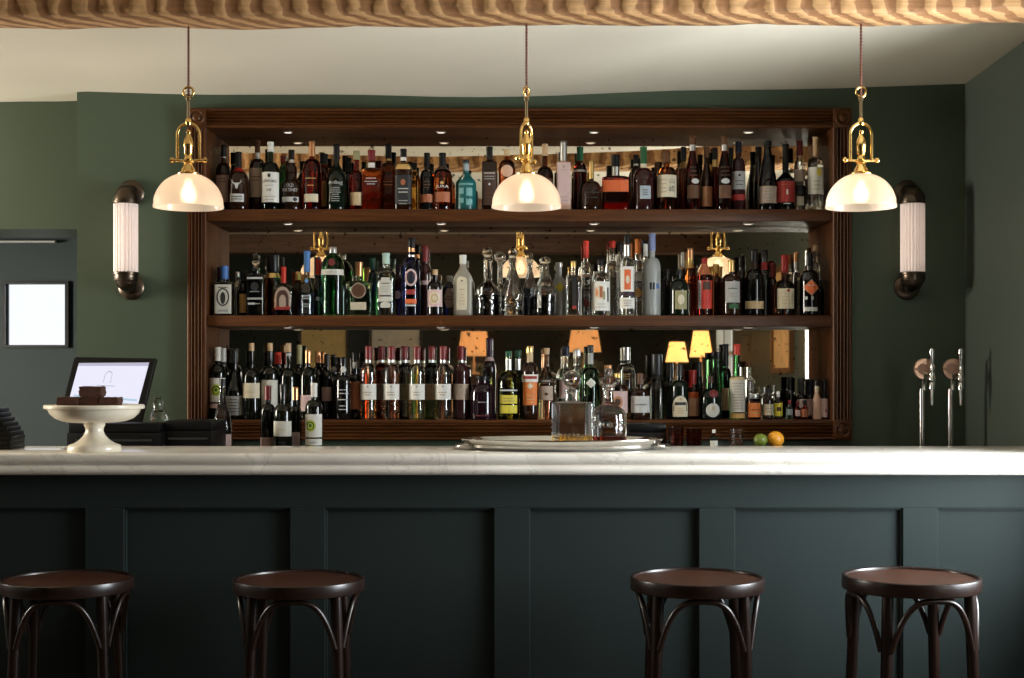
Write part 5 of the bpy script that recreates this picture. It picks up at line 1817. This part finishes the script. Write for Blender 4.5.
zf = wz(440, 5.22)
t = thing('glass_bowl', 'shallow glass bowl holding a lime and an orange, behind the bar', 'bowl', (wx(770, 5.22), 5.22, ZB))
m = MB()
m.lathe([(.030, .0006), (.034, .004), (.028, .010), (.045, .020), (.072, .045), (.078, .066), (.074, .064), (.064, .044), (.038, .026), (.001, .022)], seg=32, cap=False)
m.build('bowl', glass((.95, .96, .95), 0, 1.4), t)
fruit('orange', 775.5, 439.3, 8.4 * 5.2 / F, (.72, .30, .02), 'orange in the glass bowl behind the bar', 5.23)
fruit('lime', 760.5, 440.0, 6.8 * 5.2 / F, (.13, .17, .02), 'green lime in the glass bowl beside the orange', 5.22)
m = MB()
m.lathe([(.024, .0006), (.026, .004), (.031, .135), (.0295, .135), (.0245, .010), (.001, .009)], seg=32, cap=False)
GL = glass((.96, .96, .95), 0, 1.4)


def tumbler(px, Y, H, lab, r=.03, c=None):
    m = MB()
    m.lathe([(r * .8, .0006), (r * .86, .004), (r, H), (r - .0015, H), (r * .8, .012), (.001, .010)], seg=28, cap=False)
    o = m.build('tumbler', GL if not c else glass(c, 0, 1.4))
    o.location = (wx(px, Y), Y, ZB)
    tag(o, lab, 'glass', 'glasses on the back work surface')


tumbler(736.5, 5.40, .145, 'tall clear tumbler between the small bottle and the fruit bowl', .027)
tumbler(676, 5.46, .150, 'dark red tinted tumbler just right of the silver tray', .030, (.45, .22, .18))
tumbler(694, 5.46, .145, 'red tinted tumbler, right of its twin, before the cabinet', .030, (.45, .24, .20))
bottle(0, 713.8, 8, 429.5, 433, 436, 439, 'smoke', 'white', 3.6, 'bitters_bottle', lab='tiny bottle with white cap and white label on the back work surface', Y=5.40, base=ZB + .0006, parts=[('R', 440.5, 449, .95, 'white')], group='small bottles on the back work surface')
device(628, 667, 424, 5.50, 5.66, 'grinder_box', 'black box standing before the cabinet, right behind the tray', 'box')

# ------------------------------------------------------------------ the room behind the camera, seen in the mirror
def table_lamp(x, y, zshade, r0, r1, h, lab, stand, colr=(1.0, .76, .46), ems=.35, pw=26):
    t = thing('table_lamp', lab, 'lamp', (x, y, stand), 0, 'small shaded lamps in the room')
    z = zshade - stand
    m = MB()
    m.lathe([(r0, z), (r1, z + h), (r1 - .002, z + h), (r0 - .002, z)], seg=40, cap=False)
    m.build('lamp_shade', shade_mat(colr, ems, .6), t)
    m = MB()
    m.lathe([(.055, .0006), (.055, .012), (.02, .022), (.012, .05), (.018, z * .5), (.009, z * .8), (.008, z + .04)], seg=24)
    m.build('base', plain((.75, .52, .30), .3), t)
    m = MB()
    m.lathe([(.008, z + .03), (.026, z + .06), (.028, z + .08), (.012, z + .11), (.001, z + .112)], seg=16)
    m.build('bulb', emit((1, .7, .38), 5.0), t)
    ld = bpy.data.lights.new('lamp_glow', 'POINT')
    ld.energy = pw
    ld.color = (1, .66, .34)
    ld.shadow_soft_size = .03
    lo = bpy.data.objects.new('lamp_glow', ld)
    COL.objects.link(lo)
    lo.location = (x, y, zshade + .09)


def refl(px, D):  # x and y in the room for what the mirror shows at column px and unfolded distance D
    return (px - 512) / F * D, 2 * YM - D


REDW = wood((.05, .014, .006), (.12, .035, .014), (1.5, 10, 10), .4)
m = MB()
m.box(-1.0, 1.75, -2.35, -1.95, 0, 1.36, .01)
o = m.build('high_sideboard', REDW)
tag(o, 'high reddish brown sideboard against the rear wall, seen only in the mirror', 'sideboard')
x, y = refl(474, 14.05)
table_lamp(x, y, EYE + 20 / F * 14.05, .160, .125, .24, 'orange shaded table lamp seen in the mirror, left one over the maroon capped bottles', 1.361)
x, y = refl(584.5, 14.05)
table_lamp(x, y, EYE + 24 / F * 14.05, .165, .130, .22, 'orange shaded table lamp seen in the mirror above the square decanter', 1.361)
for px, D, y0, y1, lab in ((677, 12.4, 362, 342, 'bright cream shaded lamp seen in the mirror above the arched label bottle'), (701, 10.7, 357, 331, 'bright cream shaded lamp seen in the mirror, nearer the right'),):
    x, y = refl(px, D)
    m = MB()
    m.box(x - .13, x + .13, y - .13, y + .13, 0, 1.20, .008)
    o = m.build('pedestal', REDW)
    tag(o, 'tall wooden pedestal under a cream lamp, %s' % ('farther from the bar' if D > 11 else 'nearer to the bar'), 'pedestal')
    table_lamp(x, y, EYE + (HY - y0) / F * D, 11.5 * D / F, 7.5 * D / F, (y0 - y1) / F * D, lab, 1.201, (1.0, .74, .36), 1.7, 8)

# pale blinds and pictures on the rear wall
def rear_panel(name, px0, px1, y0, y1, matl, lab, cat, frame=.03, D=14.2):
    x0, z1 = (px0 - 512) / F * D, EYE + (HY - y0) / F * D
    x1, z0 = (px1 - 512) / F * D, EYE + (HY - y1) / F * D
    t = thing(name, lab, cat, ((x0 + x1) / 2, YB, (z0 + z1) / 2))
    w, h = (x1 - x0) / 2, (z1 - z0) / 2
    m = MB()
    m.box(-w - frame, -w, .001, .03, -h - frame, h + frame)
    m.box(w, w + frame, .001, .03, -h - frame, h + frame)
    m.box(-w, w, .001, .03, -h - frame, -h)
    m.box(-w, w, .001, .03, h, h + frame)
    m.build('frame', plain((.04, .025, .015), .4), t, smooth=False)
    m = MB()
    m.box(-w, w, .002, .012, -h, h)
    m.build('picture', matl, t, smooth=False)


rear_panel('framed_panel', 371, 419, 318, 392, plain((.80, .74, .58), .7, .2, 12), 'pale framed picture on the rear wall, seen in the mirror behind maroon capped bottles', 'picture')
rear_panel('framed_panel', 300, 345, 322, 398, plain((.85, .58, .22), .7, .2, 12), 'yellowish framed picture on the rear wall, seen in the mirror at the left', 'picture')

def side_mirror(y0, y1, z0, z1):
    t = thing('framed_panel', 'framed wall mirror on the right wall with painted warm reflection, seen in the mirror', 'picture', (XR, (y0 + y1) / 2, (z0 + z1) / 2))
    w, h = (y1 - y0) / 2, (z1 - z0) / 2
    m = MB()
    f = .035
    m.box(-.03, -.001, -w - f, -w, -h - f, h + f)
    m.box(-.03, -.001, w, w + f, -h - f, h + f)
    m.box(-.03, -.001, -w, w, -h - f, -h)
    m.box(-.03, -.001, -w, w, h, h + f)
    m.build('frame', plain((.16, .07, .025), .4), t, smooth=False)
    m = MB()
    m.box(-.012, -.002, -w, w, -h, h)
    m.build('picture', plain((.85, .50, .22), .6, .35, 9), t, smooth=False)  # warm colour painted in place of the wall mirror's bright reflection


side_mirror(2.0, 2.62, 1.40, 2.05)
# ------------------------------------------------------------------ daylight and camera
def area(name, loc, rot, sx, sy, e, col):
    ld = bpy.data.lights.new(name, 'AREA')
    ld.shape = 'RECTANGLE'
    ld.size, ld.size_y = sx, sy
    ld.energy = e
    ld.color = col
    o = bpy.data.objects.new(name, ld)
    COL.objects.link(o)
    o.location = loc
    o.rotation_euler = rot
    return o


DAY = (.88, .95, 1.0)
R90 = math.radians(90)
# right window beside the bar, second right window, left window, added far room fill
area('daylight_right', (XR + .39, (RW[0] + .45 + RW[1]) / 2, (RW[2] + RW[3]) / 2), (0, R90, 0), RW[3] - RW[2], RW[1] - RW[0] - .45, 160, DAY)
area('daylight_right_rear', (XR + .09, (RW2[0] + RW2[1]) / 2, (RW2[2] + RW2[3]) / 2), (0, R90, 0), RW2[3] - RW2[2], RW2[1] - RW2[0], 4, DAY)
area('daylight_left', (XL - .16, (LW[0] + LW[1]) / 2, (LW[2] + LW[3]) / 2), (0, -R90, 0), LW[3] - LW[2], LW[1] - LW[0], 1.5, (.95, .97, 1))
area('daylight_left_bar', (XL - .16, (LWB[0] + LWB[1]) / 2, (LWB[2] + LWB[3]) / 2), (0, -R90, 0), LWB[3] - LWB[2], LWB[1] - LWB[0], 250, (1, .93, .80))
area('added_fill_far_room', (XL - .16, (LWF_ADDED[0] + LWF_ADDED[1]) / 2, (LWF_ADDED[2] + LWF_ADDED[3]) / 2), (0, -R90, 0), LWF_ADDED[3] - LWF_ADDED[2], LWF_ADDED[1] - LWF_ADDED[0], 14, (.85, .95, 1))  # added light for the dark far room, from an unseen opening
w = bpy.data.worlds.new('sky')
scene.world = w
w.use_nodes = True
bg = w.node_tree.nodes['Background']
bg.inputs[0].default_value = (.93, .96, 1, 1)
bg.inputs[1].default_value = 1.08

cam = bpy.data.cameras.new('camera')
co = bpy.data.objects.new('camera', cam)
COL.objects.link(co)
co.location = (0, 0, EYE)
co.rotation_euler = (R90, 0, 0)
cam.sensor_width = 36
cam.lens = 36 * F / 1024
cam.shift_y = (HY - 339) / 1024
cam.clip_start = .05
scene.camera = co
vs_ = scene.view_settings
vs_.view_transform = 'Standard'
vs_.look = 'None'
vs_.gamma = 1
vs_.exposure = 0
vs_.use_curve_mapping = False
scene.cycles.use_denoising = True
scene.cycles.max_bounces = 12
scene.cycles.transmission_bounces = 12
scene.cycles.glossy_bounces = 6
scene.cycles.diffuse_bounces = 5
scene.cycles.caustics_reflective = False
scene.cycles.caustics_refractive = False
scene.cycles.sample_clamp_indirect = 6
